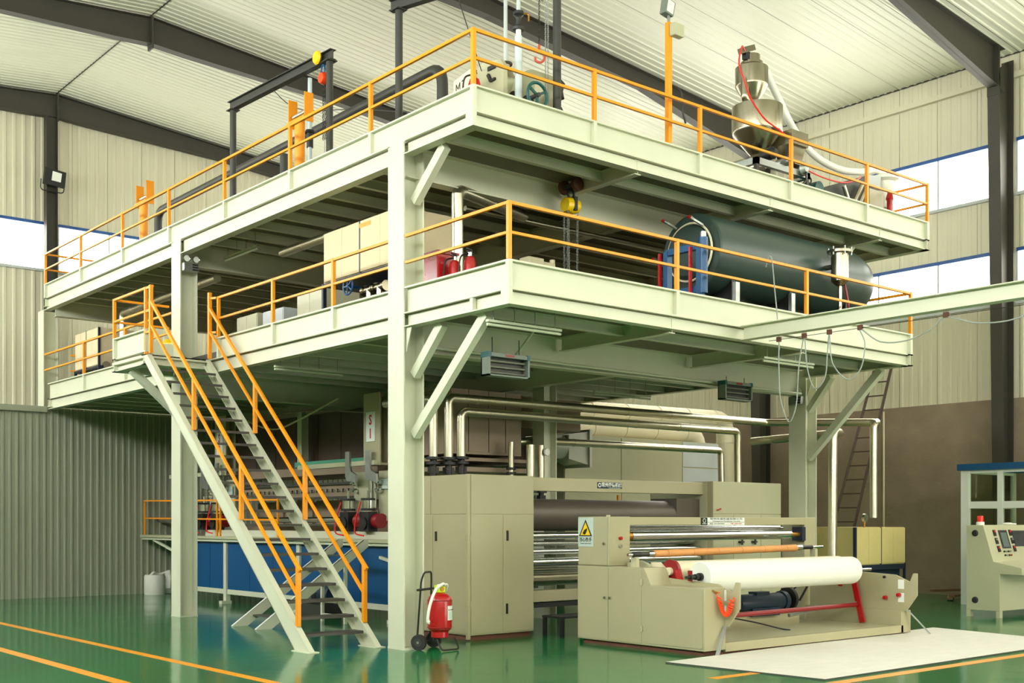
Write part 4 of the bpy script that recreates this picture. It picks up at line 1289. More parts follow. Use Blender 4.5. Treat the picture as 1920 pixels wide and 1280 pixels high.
pipe('insulated_pipe', 'upright foil-wrapped pipe with a dial gauge behind the cross beam', [(4.48, 2.35, 2.2), (4.48, 2.35, 3.02)], .058, flange=[(4.48, 2.35, 2.3)])
pipe('insulated_pipe', 'thin upright foil-wrapped pipe left of the dial gauge', [(4.10, 2.7, 2.3), (4.10, 2.7, 3.08)], .05, flange=[(4.10, 2.7, 2.62)])
pipe('white_duct', 'thick cream ventilation duct under the lower deck at the back', [(8.6, 7.4, 4.3), (12.2, 7.4, 4.36), (15.4, 7.4, 4.40), (15.45, 7.4, 2.0)], .24, 'duct_cream', rad=.4)
pipe('white_duct', 'second cream ventilation duct behind the foil-wrapped pipes', [(6.8, 6.2, 3.75), (10.8, 6.2, 3.85), (12.9, 6.2, 3.85), (12.95, 6.2, 1.5)], .22, 'duct_cream', rad=.4)
pipe('thin_pole', 'slim upright conduit rising beside the leaning ladder', [(16.50, 3.34, 0.12), (16.50, 3.34, 4.4)], .025, 'duct_cream', bands=False)
dg = thing('dial_gauge', 'small dial gauge on the foil-wrapped pipes behind the cross beam', 'gauge', (4.5, 2.26, 2.9))
G().lathe((4.5, 2.24, 2.9), [(0, -.03), (.06, -.03), (.065, 0), (0, 0)], 'y', 16).build('dial', 'lamp_glass', dg)
G().cyl((4.5, 2.24, 2.9), (4.49, 2.30, 2.9), .02, n=8).build('stem', 'brass', dg)

# dryer cabinet
dy = thing('dryer', 'big pale panelled dryer box behind the calender', 'machine', (10, 6.5, 0))
G().box(7.45, 12.3, 5.02, 7.0, 0, 3.52).build('body', 'machine_light', dy)
for x0, x1 in ((7.46, 9.09), (9.11, 11.04)):
    G().box(x0, x1, 5.0, 5.02, .1, 3.5).build('panel', 'machine_light', dy)
for z0, z1 in ((2.95, 3.5), (.1, 2.92)):
    G().box(11.06, 12.29, 5.0, 5.02, z0, z1).build('panel', 'window_grey', dy)
G().lathe((0, 4.6, 3.2), [(0, 6.32), (.24, 6.32), (.24, 6.98), (0, 6.98)], 'x', 24).build('duct', 'duct_grey', dy)
G().add([(6.98, 4.36, 2.96), (6.98, 4.84, 2.96), (6.98, 4.84, 3.44), (6.98, 4.36, 3.44), (7.44, 4.3, 2.85), (7.44, 5.0, 2.85), (7.44, 5.0, 3.52), (7.44, 4.3, 3.52)],
        [(0, 1, 2, 3), (7, 6, 5, 4), (4, 5, 1, 0), (5, 6, 2, 1), (6, 7, 3, 2), (7, 4, 0, 3)]).build('duct_hood', 'duct_grey', dy)
G().box(7.44, 7.5, 4.24, 5.02, 2.8, 3.56).build('duct_flange', 'duct_grey', dy)
G().bar((8.2, 4.2, 2.0), (8.2, 4.2, 2.25), .04).bar((8.2, 4.2, 2.02), (10.6, 4.2, 2.06), .04).build('orange_barrier', 'rail_orange', dy)
ic = thing('inner_column', 'olive steel column behind the calender cross beam', 'column', (4.97, 2.8, 0))
G().hcol(4.82, 5.12, 2.66, 2.96, 0, ZMF - .04).build('column', 'steel_green', ic)

# filter unit at the right with gauge
def filter_unit(root, x0, y0, w, d, z0, ztop, zsplit, face, m):
    """panelled filter box on an open navy frame; face '-X' or '-Y' carries two panels"""
    if face == '-Y':
        G().box(x0, x0 + w, y0 + .01, y0 + d, zsplit, ztop).build('box', m, root)
        for i in range(2):
            a = x0 + .04 + i * (w - .04) / 2
            pn = G().box(a, a + (w - .04) / 2 - .03, y0 - .012, y0 + .01, zsplit + .02, ztop - .01).build('filter_panel', m, root)
            G().box(a + (w - .04) / 4 - .03, a + (w - .04) / 4 + .01, y0 - .016, y0 - .012, zsplit + .02, ztop - .01).build('seam', m, pn)
        G().box(x0 - .02, x0 + .03, y0 - .02, y0 + .03, z0, ztop).box(x0 + w - .03, x0 + w + .01, y0 - .0, y0 + .04, z0, ztop).box(x0, x0 + w, y0, y0 + .03, zsplit - .1, zsplit).box(x0 + w / 2 - .02, x0 + w / 2 + .02, y0 - .008, y0 + .01, zsplit, ztop).build('frame', 'navy', root)
        G().box(x0 + .05, x0 + w - .05, y0 + .1, y0 + d, z0, zsplit - .1).build('base_box', 'motor_blue', root)
    else:
        G().box(x0 + .01, x0 + d, y0, y0 + w, zsplit, ztop).build('box', m, root)
        for i in range(2):
            a = y0 + .03 + i * (w - .04) / 2
            b = a + (w - .04) / 2 - .03
            pn = G().box(x0 - .012, x0 + .01, a, b, zsplit + .02, ztop - .01).build('filter_panel', m, root)
            G().box(x0 - .016, x0 - .012, (a + b) / 2 - .02, (a + b) / 2 + .02, zsplit + .02, ztop - .01).build('seam', m, pn)
        for y in (y0, y0 + w):
            G().box(x0 - .02, x0 + .04, y - .03, y + .02, z0, zsplit).build('frame_leg', 'navy', root)
            G().box(x0 + d - .06, x0 + d, y - .03, y + .02, z0, zsplit).build('frame_leg', 'navy', root)
        G().box(x0 - .014, x0 + .03, y0 + w / 2 - .015, y0 + w / 2 + .015, zsplit, ztop).box(x0 - .014, x0 + d, y0 - .02, y0 + w, zsplit - .05, zsplit).box(x0 - .014, x0 + .03, y0 - .02, y0 + .012, zsplit, ztop).build('frame', 'navy', root)
        G().box(x0 + d - .05, x0 + d, y0, y0 + w, z0, zsplit - .05).build('back_plate', 'navy', root)
        fx = x0 + .05
        hw = G().torus((fx - .03, y0 + w - .68, z0 + .76), 'x', .13, .014, 20, 5).cyl((fx - .05, y0 + w - .68, z0 + .76), (fx + .2, y0 + w - .68, z0 + .76), .02, n=8)
        for k in range(5):
            a = 2 * PI * k / 5
            hw.bar((fx - .03, y0 + w - .68, z0 + .76), (fx - .03, y0 + w - .68 + .13 * math.cos(a), z0 + .76 + .13 * math.sin(a)), .014)
        hw.build('hand_wheel', 'blue_frame', root)
        for k, yy in enumerate((y0 + w - 1.08, y0 + w - 1.36)):
            G().lathe((fx + .1, yy, z0 + .66), [(0, -.16), (.08, -.16), (.08, -.1), (.06, -.1), (.06, .1), (.08, .1), (.08, .16), (0, .16)], 'y', 16).cyl((fx + .1, yy, z0), (fx + .1, yy, z0 + .66), .06, n=12).build('valve', 'stainless', root)
fu = thing('filter_unit', 'floor-standing filter unit with yellowish panels by the brown wall', 'filter unit', (11, .3, 0), group='filter units')
filter_unit(fu, 10.3, 0.0, 1.72, 1.2, 0, 1.60, .88, '-Y', 'filter_yellow')
pg = G().lathe((10.60, -.02, 1.78), [(0, -.025), (.075, -.025), (.08, 0), (.08, .03), (0, .03)], 'y', 18).build('gauge', 'chrome', fu)
G().cyl((10.60, 0.0, 1.60), (10.60, 0.0, 1.72), .02, n=8).build('gauge_stem', 'brass', pg)

# control console and glass booth
cn = thing('control_console', 'pale green control desk with screens and push buttons', 'console', (12, -2.1, 0))
side = [(-1.82, .12), (-1.82, 1.645), (-2.14, 1.645), (-2.33, 1.0), (-2.85, .895), (-2.85, .77), (-2.45, .78), (-2.45, .12)]
G().prism(side, 'x', 11.05, 13.6).build('desk', 'machine_light', cn, bev=.006)
for x0 in (11.05, 13.5):
    for a, b in ((-1.82, -1.90), (-2.38, -2.45)):
        G().prism([(a, .12), (b, .12), (b - (.0 if a > -2 else .0), 0), (a, 0)], 'x', x0, x0 + .1).build('foot', 'machine_light', cn)
for z in (1.50, .30):
    G().lathe((11.05, -1.99, z), [(0, -.03), (.04, -.03), (.055, -.02), (.06, 0), (0, 0)], 'x', 18).build('vent', 'black', cn)
pd = V(0, -2.33 + 2.14, 1.0 - 1.645).normalized()       # down the sloping panel
pn_ = V(0, -1, 0) * abs(pd.z) + V(0, 0, 1) * abs(pd.y)
def on_panel(x, s, h, w, th, m, name, par):
    c = V(x, -2.14, 1.645) + pd * s + pn_ * th / 2
    return G().bar(c - pd * h / 2, c + pd * h / 2, w, th, pn_).build(name, m, par)
for x0 in (11.52,):
    s1 = on_panel(11.66, .27, .34, .30, .012, 'screen_dark', 'touch_screen', cn)
    c = on_panel(11.66, .28, .27, .21, .016, 'screen', 'display', s1)
    on_panel(12.25, .26, .30, .50, .012, 'screen_dark', 'monitor', cn)
for x in (11.36, 11.93):
    for s_ in (.15, .30, .45):
        b = on_panel(x, s_, .11, .075, .02, 'black', 'meter', cn)
        on_panel(x, s_ - .025, .035, .05, .026, 'print_red' if s_ != .30 else 'galvanised', 'readout', b)
for i in range(4):
    for s_ in (.50, .57):
        c = V(11.52 + i * .075, -2.14, 1.645) + pd * s_
        G().cyl(c, c + pn_ * .025, .016, n=8).build('button', 'red_paint' if (i == 3 and s_ > .55) else ('galvanised' if i % 2 else 'black'), cn)
be = thing('warning_beacon', 'small red beacon lamp standing on the control desk', 'beacon', (11.27, -1.97, 1.645))
G().lathe((11.27, -1.97, 1.645), [(0, 0), (.07, 0), (.07, .05), (.055, .06), (0, .06)], 'z', 18).build('base', 'sign_white', be)
G().lathe((11.27, -1.97, 1.705), [(0, 0), (.058, 0), (.058, .09), (.045, .105), (0, .105)], 'z', 18).build('dome', 'beacon_red', be)
gv = thing('work_glove', 'white work glove lying on top of the control desk', 'glove', (12.25, -1.98, 1.645))
g = G().lathe((12.25, -1.98, 1.647), [(0, 0), (.085, .003), (.09, .02), (.07, .04), (0, .045)], 'z', 14)
for i in range(4):
    g.tube([(12.31, -2.02 + i * .03, 1.665), (12.39, -2.03 + i * .032, 1.665), (12.43, -2.03 + i * .033, 1.66)], .014, 6)
g.tube([(12.24, -2.04, 1.665), (12.29, -2.09, 1.665), (12.33, -2.10, 1.66)], .015, 6)
g.build('glove', 'fabric_white', gv)
bo = thing('glass_booth', 'glazed operator booth with blue roof edge behind the control desk', 'booth', (14.8, -2.5, 0))
BX, BX2, BY0, BY1 = 13.8, 15.9, -5.4, -.22          # glazed side looks to -X
PS = (BY1 - .05, -1.02, -1.85, -2.7, -3.6, -4.5, BY0 + .05)
for i, y in enumerate(PS):
    w = .055 if 0 < i < len(PS) - 1 else .09
    G().box(BX, BX + .08, y - w, y + w, 0, 2.76).build('post', 'sign_white', bo)
for y in (BY1, BY0 + .08):
    G().box(BX2 - .1, BX2, y - .08, y, 0, 2.76).build('post', 'sign_white', bo)
for z0, z1 in ((0, .85), (1.98, 2.12), (2.70, 2.76)):
    G().box(BX + .01, BX + .07, BY0, BY1, z0, z1).build('rail', 'sign_white', bo)
    G().box(BX + .08, BX2 - .1, BY1 - .07, BY1 - .01, z0, z1).build('rail', 'sign_white', bo)
    G().box(BX + .08, BX2 - .1, BY0 + .01, BY0 + .07, z0, z1).build('rail', 'sign_white', bo)
for z0, z1 in ((.85, 1.98), (2.12, 2.70)):
    for ya, yb in zip(PS[1:], PS):
        G().box(BX + .035, BX + .041, ya + .055, yb - .055, z0, z1).build('pane', 'booth_glass', bo)
    for y in (BY1 - .04, BY0 + .04):
        G().box(BX + .08, BX2 - .1, y - .003, y + .003, z0, z1).build('pane', 'booth_glass', bo)
for a in ((BX - .08, BX + .06, BY0 - .08, BY1 + .08), (BX2 - .08, BX2 + .06, BY0 - .08, BY1 + .08), (BX + .06, BX2 - .08, BY1 - .06, BY1 + .08), (BX + .06, BX2 - .08, BY0 - .08, BY0 + .06)):
    G().box(*a, 2.76, 2.89).build('roof_edge', 'blue_frame', bo)
G().box(BX + .06, BX2 - .08, BY0 + .06, BY1 - .06, 2.80, 2.82).build('roof_pane', 'booth_glass', bo)
G().box(BX + .9, BX + 1.6, -2.4, -1.5, 0, 2.1).build('switch_cabinet', 'window_grey', bo)

# ladder, timber
ld = thing('ladder', 'dark steel ladder leaning on the side wall behind the column', 'ladder', (15.6, 3.6, 0))
A0, A1 = V(15.0, 4.25, 0), V(16.42, 3.55, 5.45)
B0, B1 = V(15.0, 3.6, 0), V(16.42, 3.08, 5.45)
G().bar(A0, A1, .05).build('rail', 'ladder_steel', ld); G().bar(B0, B1, .05).build('rail', 'ladder_steel', ld)
for i in range(1, 16):
    t_ = i / 16
    G().bar(A0.lerp(A1, t_), B0.lerp(B1, t_), .032).build('rung', 'ladder_steel', ld)
for k, (x, y, a, l) in enumerate(((15.3, .9, .5, 1.6), (15.6, .7, .2, 1.9), (15.9, 1.1, -.3, 1.4))):
    d = V(math.cos(a), math.sin(a), 0) * l / 2
    c = V(x, y, .04 + k * .06)
    o = G().bar(c - d, c + d, .12, .05).build('timber_offcut', 'wood', base=c)
    tag(o, ['bottom board of the small timber heap by the brown wall', 'middle board of the small timber heap by the brown wall', 'top board of the small timber heap by the brown wall'][k], 'board', 'timber heap')
# ================================================================== things on and under the decks
# ---- teal pressure tank on the lower deck
tk = thing('pressure_tank', 'big dark teal horizontal tank on the lower deck', 'tank', (6.5, -1.1, ZMF))
TY, TZ, TR = -1.1, 5.72, .585
G().lathe((0, TY, TZ), [(.38, 4.44), (.56, 4.44), (TR, 4.46), (TR, 8.05), (TR * .97, 8.25), (TR * .86, 8.45), (TR * .66, 8.60), (TR * .35, 8.69), (0, 8.72)], 'x', 48).build('shell', 'tank_teal', tk)
G().lathe((0, TY, TZ), [(0, 4.30), (.36, 4.32), (.40, 4.36), (.40, 4.46), (0, 4.46)], 'x', 36).build('end_door', 'tank_teal', tk)
G().torus((4.40, TY, TZ), 'x', .43, .018, 36, 6).build('clamp_ring', 'duct_cream', tk)
for a in (60, 130, -20):
    a = math.radians(a)
    p = V(4.36, TY + .45 * math.cos(a), TZ + .45 * math.sin(a))
    G().bar(p, p + V(-.2, .02, .06), .03).cyl(p + V(-.2, .02, .06), p + V(-.26, .02, .08), .028, n=8).build('clamp_lever', 'galvanised', tk)
    G().lathe(p + V(-.28, .02, .08), [(0, -.03), (.03, 0), (0, .03)], 'z', 8).build('lever_knob', 'red_paint', tk)
for x in (4.9, 6.3, 7.8):
    G().prism([(TY - .42, ZMF), (TY + .42, ZMF), (TY + .42, TZ - .38), (TY, TZ - .55), (TY - .42, TZ - .38)], 'x', x - .04, x + .04).build('saddle', 'black', tk)
for x in (4.72, 6.05):
    G().bar((x, TY - .62, ZMF), (x, TY - .62, 5.22), .09, .06).build('stay', 'galvanised', tk)
# blue lifting frame in front of the tank door
bf = thing('door_frame', 'bright blue steel stand in front of the teal tank door', 'stand', (3.7, -1.4, ZMF))
for y in (-1.92, -1.30):
    G().box(3.65, 3.75, y - .04, y + .04, ZMF, 5.58).build('upright', 'blue_frame', bf)
    G().box(3.35, 4.2, y - .08, y + .08, ZMF, ZMF + .12).build('foot', 'blue_frame', bf)
G().cyl((3.72, -1.95, 4.9), (3.72, -1.95, 5.68), .065, n=16).build('jack', 'blue_frame', bf)
G().cyl((3.72, -1.95, 5.68), (3.72, -1.95, 5.76), .045, n=12).build('jack_head', 'galvanised', bf)
for z in (4.92, 5.52):
    G().box(3.66, 3.74, -1.9, -1.30, z, z + .09).build('cross_bar', 'blue_frame', bf)
for y in (-1.80, -1.22):
    G().box(3.60, 3.645, y - .015, y + .015, 4.75, 5.56).build('guide_strip', 'red_paint', bf)
# stainless filter pot
fp = thing('filter_pot', 'stainless filter pot with bolted lid beside the teal tank', 'vessel', (7.0, -1.95, ZMF))
G().lathe((7.0, -1.93, 0), [(0, 5.42), (.06, 5.43), (.13, 5.50), (.135, 5.55), (.135, 5.93), (.15, 5.95), (0, 5.95)], 'z', 24).build('body', 'stainless', fp)
G().lathe((7.0, -1.93, 0), [(0, 5.94), (.2, 5.94), (.2, 5.98), (.06, 6.0), (0, 6.0)], 'z', 24).build('lid', 'stainless', fp)
for i in range(6):
    a = 2 * PI * i / 6
    G().cyl((7.0 + .175 * math.cos(a), -1.93 + .175 * math.sin(a), 5.90), (7.0 + .175 * math.cos(a), -1.93 + .175 * math.sin(a), 6.03), .016, n=6).build('lid_bolt', 'galvanised', fp)
G().cyl((7.0, -1.93, ZMF), (7.0, -1.93, 5.43), .03, n=10).build('drain_pipe', 'stainless', fp)
G().cyl((7.0, -1.80, 5.75), (6.98, -1.62, 5.75), .04, n=10).build('inlet', 'dark_steel', fp)
G().tube(smooth_path([(7.06, -1.98, 5.46), (7.13, -2.0, 5.1), (7.12, -2.0, 4.5)]), .02, 6).build('red_hose', 'dark_red', fp)

# ---- chain hoist under the upper deck
ch = thing('chain_hoist', 'yellow chain block hanging under the upper deck above the lower rail', 'hoist', (2.82, -.2, 6.5))
for y in (-.34, -.06):
    G().lathe((2.82, y, 6.62), [(0, -.03), (.10, -.03), (.10, .03), (0, .03)], 'y', 16).build('trolley_wheel', 'rust', ch)
G().box(2.78, 2.86, -.34, -.06, 6.58, 6.64).build('trolley_axle', 'dark_steel', ch)
G().torus((2.82, -.2, 6.50), 'y', .06, .018, 14, 6).build('hook', 'black', ch)
bk = G().lathe((2.82, -.2, 6.33), [(0, -.13), (.10, -.12), (.12, -.04), (.12, .04), (.10, .12), (0, .13)], 'x', 18).build('block', 'yellow_paint', ch)
G().box(2.79, 2.85, -.32, -.08, 6.24, 6.44).build('block_frame', 'black', bk)
for dx, dy in ((-.09, -.05), (.09, -.05), (.03, .1), (-.04, .1)):
    chain((2.82 + dx, -.2 + dy, 6.24), (2.82 + dx * .8, -.2 + dy, 4.6), ch, 'galvanised', .05)
# ---- small bracket machine on lower deck
bm2 = thing('bracket_unit', 'small grey bracket unit standing on the lower deck front edge', 'machine', (1.85, -.6, ZMF))
G().box(1.58, 1.86, -.7, -.5, 5.12, 5.33).build('head', 'machine_beige', bm2, bev=.01)
G().box(1.86, 2.1, -.66, -.54, 5.2, 5.30).build('arm', 'machine_beige', bm2)
G().cyl((2.1, -.6, 5.1), (2.1, -.6, 5.36), .04, n=10).build('spindle', 'machine_beige', bm2)
G().box(1.6, 2.1, -.72, -.48, ZMF, 5.12).build('base', 'dark_steel', bm2)
for x, h in ((2.95, .5), (3.15, .42)):
    G().box(x, x + .16, -.9, -.7, ZMF, ZMF + h).build('pedestal', 'dark_steel', bm2)

# ---- filter boxes on the lower deck
f1 = thing('filter_unit', 'cream filter unit on the lower deck behind the front column', 'filter unit', (1, 1.8, ZMF), group='filter units')
filter_unit(f1, .5, .80, 2.10, .95, ZMF, 6.13, 5.36, '-X', 'filter_cream')
G().box(.484, .488, 1.55, 1.85, 6.02, 6.08).build('tape_mark', 'rail_orange', f1)
f2 = thing('filter_unit', 'cream filter unit at the far left end of the lower deck', 'filter unit', (1, 13, ZMF), group='filter units')
filter_unit(f2, .6, 12.55, 1.45, .8, ZMF, 5.95, 5.12, '-X', 'filter_cream')
# ---- red hose cabinet and two extinguishers
rcab = thing('fire_cabinet', 'red fire cabinet on the lower deck beside the front column', 'cabinet', (.75, .3, ZMF))
G().prism([(.07, ZMF), (.53, ZMF), (.53, 5.30), (.07, 5.38)], 'x', .6, .95).build('body', 'red_paint', rcab, bev=.008)
G().box(.58, .98, .04, .56, 5.36, 5.40).build('lid', 'dark_red', rcab)
def extinguisher(x, y, z, h, label):
    e = thing('fire_extinguisher', label, 'extinguisher', (x, y, z), group='small extinguishers')
    G().lathe((x, y, z), [(0, 0), (.075, 0), (.08, .02), (.08, h * .74), (.06, h * .84), (.025, h * .88), (0, h * .88)], 'z', 18).build('bottle', 'red_paint', e)
    G().lathe((x, y, z + h * .86), [(0, 0), (.03, 0), (.03, .06), (0, .06)], 'z', 10).build('neck', 'chrome', e)
    G().bar((x - .07, y - .03, z + h * .97), (x + .05, y + .02, z + h * .99), .02).bar((x - .08, y - .03, z + h * 1.03), (x + .03, y, z + h * 1.02), .018).build('lever', 'black', e)
    G().tube(smooth_path([(x - .03, y, z + h * .93), (x - .11, y + .06, z + h * .85), (x - .13, y + .08, z + h * .5), (x - .13, y + .09, z + h * .3)]), .012, 6).build('hose', 'black', e)
    return e
extinguisher(.80, -.06, ZMF + .30, .56, 'red fire extinguisher nearest the red cabinet on the lower deck')
extinguisher(.90, -.27, ZMF + .32, .58, 'red fire extinguisher with chrome neck at the right of the red cabinet')
ebx = G().box(.66, 1.05, -.42, .04, ZMF, ZMF + .29).build('extinguisher_stand', 'dark_red', base=(.85, -.2, ZMF))
tag(ebx, 'low dark red box under the two small extinguishers', 'stand')
extinguisher(.25, -1.20, ZUF - .014, .62, 'red fire extinguisher in the front corner of the upper deck')
G_ = None
# ---- silver riser and duct on lower deck
pipe('insulated_pipe', 'upright foil-wrapped riser behind the front column on the lower deck', [(.98, .12, 4.6), (.98, .12, 6.10), (.98, .12, 6.30), (2.6, .30 + .3, 6.3)], .085)
pipe('insulated_pipe', 'foil-wrapped pipe under the upper deck above the cream filter unit', [(1.05, 5.2, 6.33), (1.05, 2.3, 6.33), (1.1, 2.1, 6.15)], .075)
pipe('insulated_pipe', 'foil-wrapped pipe under the upper deck left of the second column', [(1.0, 12.2, 5.3), (1.0, 12.2, 6.25), (1.0, 7.6, 6.28)], .08)
pipe('insulated_pipe', 'thin foil-wrapped pipe across the underside of the upper deck', [(1.6, .75, 6.28), (6.8, .75, 6.30)], .04, bands=False)
# ---- cabinets in the dark behind the lower rail
for k, (x, y, w, d, h, m, lb_) in enumerate(((1.0, 3.75, .85, .7, 1.05, 'machine_light', 'grey switch cabinet left of the cream filter unit'),
                                            (1.1, 5.25, .75, .7, .95, 'window_grey', 'low grey cabinet behind the rail at the stair head'),
                                            (1.1, 6.2, .8, .7, .98, 'machine_light', 'grey cabinet just behind the second column'))):
    t = thing('switch_cabinet', lb_, 'cabinet', (x, y, ZMF), group='switch cabinets')
    G().box(x, x + d, y, y + w, ZMF + .05, ZMF + h).build('body', m, t, bev=.01)
    G().box(x + .05, x + d - .05, y + .05, y + w - .05, ZMF, ZMF + .05).build('plinth', 'black', t)
    door_x(t, y + .02, y + w / 2 - .004, ZMF + .1, ZMF + h - .03, x, m=m, handle=[(y + w / 2 - .06, ZMF + h * .55)], hm='black')
    door_x(t, y + w / 2 + .004, y + w - .02, ZMF + .1, ZMF + h - .03, x, m=m)
bi = thing('waste_bin', 'blue bin with a yellow lid beside the landing', 'bin', (.6, 8.7, ZMF))
G().lathe((.6, 8.75, ZMF), [(0, 0), (.15, 0), (.19, .62), (0, .62)], 'z', 18).build('bin', 'blue_frame', bi)
G().lathe((.6, 8.75, ZMF + .62), [(0, 0), (.2, 0), (.2, .04), (.12, .12), (0, .14)], 'z', 18).build('lid', 'yellow_paint', bi)
ct = thing('cable_tray', 'dark kick plate tray at the head of the stairs', 'tray', (.3, 6.5, ZMF))
G().box(.18, .24, 5.7, 6.95, ZMF, ZMF + .16).box(.24, .5, 5.7, 6.95, ZMF, ZMF + .02).build('tray', 'dark_steel', ct)

# ---- emergency twin lights
def twin_light(loc, face, label):
    t = thing('emergency_light', label, 'lamp', loc, group='emergency lights')
    x, y, z = loc
    b = G()
    if face == '-Y':
        G().box(x - .14, x + .14, y - .10, y, z - .10, z + .05).build('body', 'galvanised', t, bev=.01)
        for i in range(3):
            G().box(x + .02, x + .125, y - .104, y - .10, z - .08 + i * .045, z - .055 + i * .045).build('slot', 'black', t)
        for dx in (-.09, .09):
            h = G().lathe((x + dx, y - .06, z + .12), [(0, .04), (.03, .04), (.065, -.02), (.07, -.05), (.06, -.05), (.03, -.01), (0, -.01)], 'y', 18).build('lamp_head', 'chrome', t)
            G().lathe((x + dx, y - .06, z + .12), [(0, -.045), (.055, -.045), (0, -.04)], 'y', 14).build('lens', 'lamp_glass', h)
    else:
        G().box(x - .10, x, y - .14, y + .14, z - .10, z + .05).build('body', 'galvanised', t, bev=.01)
        for i in range(3):
            G().box(x - .104, x - .10, y - .125, y - .02, z - .08 + i * .045, z - .055 + i * .045).build('slot', 'black', t)
        for dy in (-.09, .09):
            h = G().lathe((x - .06, y + dy, z + .12), [(0, .04), (.03, .04), (.065, -.02), (.07, -.05), (.06, -.05), (.03, -.01), (0, -.01)], 'x', 18).build('lamp_head', 'chrome', t)
            G().lathe((x - .06, y + dy, z + .12), [(0, -.045), (.055, -.045), (0, -.04)], 'x', 14).build('lens', 'lamp_glass', h)
    return t
twin_light((.165, 6.99, 6.27), '-Y', 'twin-head emergency light high on the second column')
twin_light((8.76, .17, 3.92), '-X', 'twin-head emergency light on the far right column')

# ---- infrared heaters and tube lights under the lower deck
def heater(x, y, z, label):
    t = thing('heater_lamp', label, 'heater', (x, y, z), group='heaters')
    W, H, D = .70, .25, .16
    G().box(x, x + W, y, y + D, z, z + .02).box(x, x + W, y, y + D, z + H, z + H + .05).box(x, x + .03, y, y + D, z, z + H).box(x + W - .03, x + W, y, y + D, z, z + H).box(x, x + W, y + D - .02, y + D, z, z + H).build('case', 'heater_case', t)
    for i in range(3):
        zz = z + .05 + i * .075
        G().cyl((x + .04, y + .06, zz), (x + W - .04, y + .06, zz), .014, n=10).build('heating_tube', 'heater_tube', t)
    G().box(x + .02, x + W - .02, y + .1, y + .11, z + .02, z + H).build('reflector', 'dark_steel', t)
    for cx in (x - .005, x + W - .045):
        G().box(cx, cx + .05, y - .005, y + D, z + H - .01, z + H + .06).build('corner_cap', 'teal', t)
    G().box(x + W * .4, x + W * .62, y - .003, y, z + H + .01, z + H + .04).build('badge', 'dark_red', t)
    for dx in (.12, W - .12):
        G().cyl((x + dx, y + .08, z + H + .05), (x + dx, y + .08, ZMF - .36 if y < 0 else ZMF - .5), .006, n=6).build('hanger', 'cable_black', t)
    return t
heater(.64, -1.0, 3.60, 'grey infrared heater hanging under the lower deck near the front brace')
heater(6.18, -.3, 3.72, 'smaller-looking infrared heater hanging in front of the far right column')
def tube_lamp(p, q, zt, label):
    p, q = Vector(p), Vector(q)
    t = thing('tube_lamp', label, 'lamp', (p + q) / 2, group='tube lamps')
    G().cyl(p, q, .018, n=10).build('tube', 'tube_pale', t)
    G().bar(p + V(0, 0, .045), q + V(0, 0, .045), .06, .03).build('batten', 'tube_pale', t)
    d = (q - p)
    for f in (.08, .36, .64, .92):
        c = p + d * f
        G().cyl(c + V(0, 0, .05), V(c.x, c.y, zt), .006, n=6).build('hanger', 'galvanised', t)
    return t
tube_lamp((.12, -1.62, 4.12), (1.33, -1.62, 4.12), ZMF - .03, 'tube lamp under the lower deck beside the long front brace')
tube_lamp((5.3, -1.75, 4.12), (6.55, -1.75, 4.12), ZMF - .03, 'tube lamp under the lower deck below the monorail beam')
tube_lamp((5.75, 2.36, 4.0), (7.2, 2.36, 4.0), ZMF - .03, 'tube lamp under the lower deck above the foil-wrapped pipes')
tube_lamp((.15, 3.8, 4.12), (1.4, 3.8, 4.12), ZMF - .03, 'tube lamp under the lower deck right of the stairs')
tube_lamp((.75, 6.75, 6.42), (.75, 5.5, 6.42), ZUF - .03, 'tube lamp under the upper deck right of the second column')
cd = thing('conduit', 'thin conduit clipped along the underside of the lower deck', 'conduit', (3.5, -.1, 4.0))
G().tube([(.3, -.02, 4.05), (8.6, -.02, 4.0)], .02, 8).build('tube', 'steel_green', cd)
G().tube(bent([(1.75, -.02, 4.03), (1.85, -.06, 4.03), (1.9, -.5, 4.42)], .06), .018, 8).build('branch', 'steel_green', cd)
sc_ = thing('slack_cables', 'slack pale cables sagging under the lower deck behind the stairs', 'cable', (3, 8, 3.6))
G().tube(smooth_path([(2.9, 10.3, 3.9), (2.9, 9.0, 3.62), (2.9, 8.0, 3.72), (2.9, 6.4, 4.05)]), .018, 6).build('cable', 'duct_cream', sc_)
G().tube(smooth_path([(3.0, 9.5, 3.95), (3.0, 7.5, 3.9), (3.0, 5.5, 3.72), (3.0, 4.95, 3.66)]), .014, 6).build('cable', 'chamber_brown', sc_)

# ================================================================== upper deck equipment
# ---- lifting frames
def gantry(p, q, z, label, ext=.1):
    p, q = V(p[0], p[1], 0), V(q[0], q[1], 0)
    t = thing('lifting_frame', label, 'gantry', (p.x, p.y, ZUF), group='lifting frames')
    for c in (p, q):
        G().cyl((c.x, c.y, ZUF), (c.x, c.y, z - .17), .056, n=16).box(c.x - .09, c.x + .09, c.y - .09, c.y + .09, z - .18, z - .165).build('post', 'dark_steel', t)
        G().box(c.x - .12, c.x + .12, c.y - .12, c.y + .12, ZUF - .014, ZUF + .012).build('foot_plate', 'dark_steel', t)
    d = (q - p).normalized() * ext
    a, b = p - d, q + d
    G().ibeam((a.x, a.y, z - .085), (b.x, b.y, z - .085), .16, .11).build('beam', 'dark_steel', t)
    return t
gantry((.616, 6.175), (.776, 3.176), 9.12, 'black lifting frame with the yellow trolley over the left part of the upper deck')
gantry((.935, 1.481), (1.72, -1.12), 9.40, 'black lifting frame over the vessel at the front corner of the upper deck', ext=.15)
ho = thing('hand_hoist', 'small red chain hoist with yellow trolley on the left lifting frame', 'hoist', (.77, 3.33, 9.0))
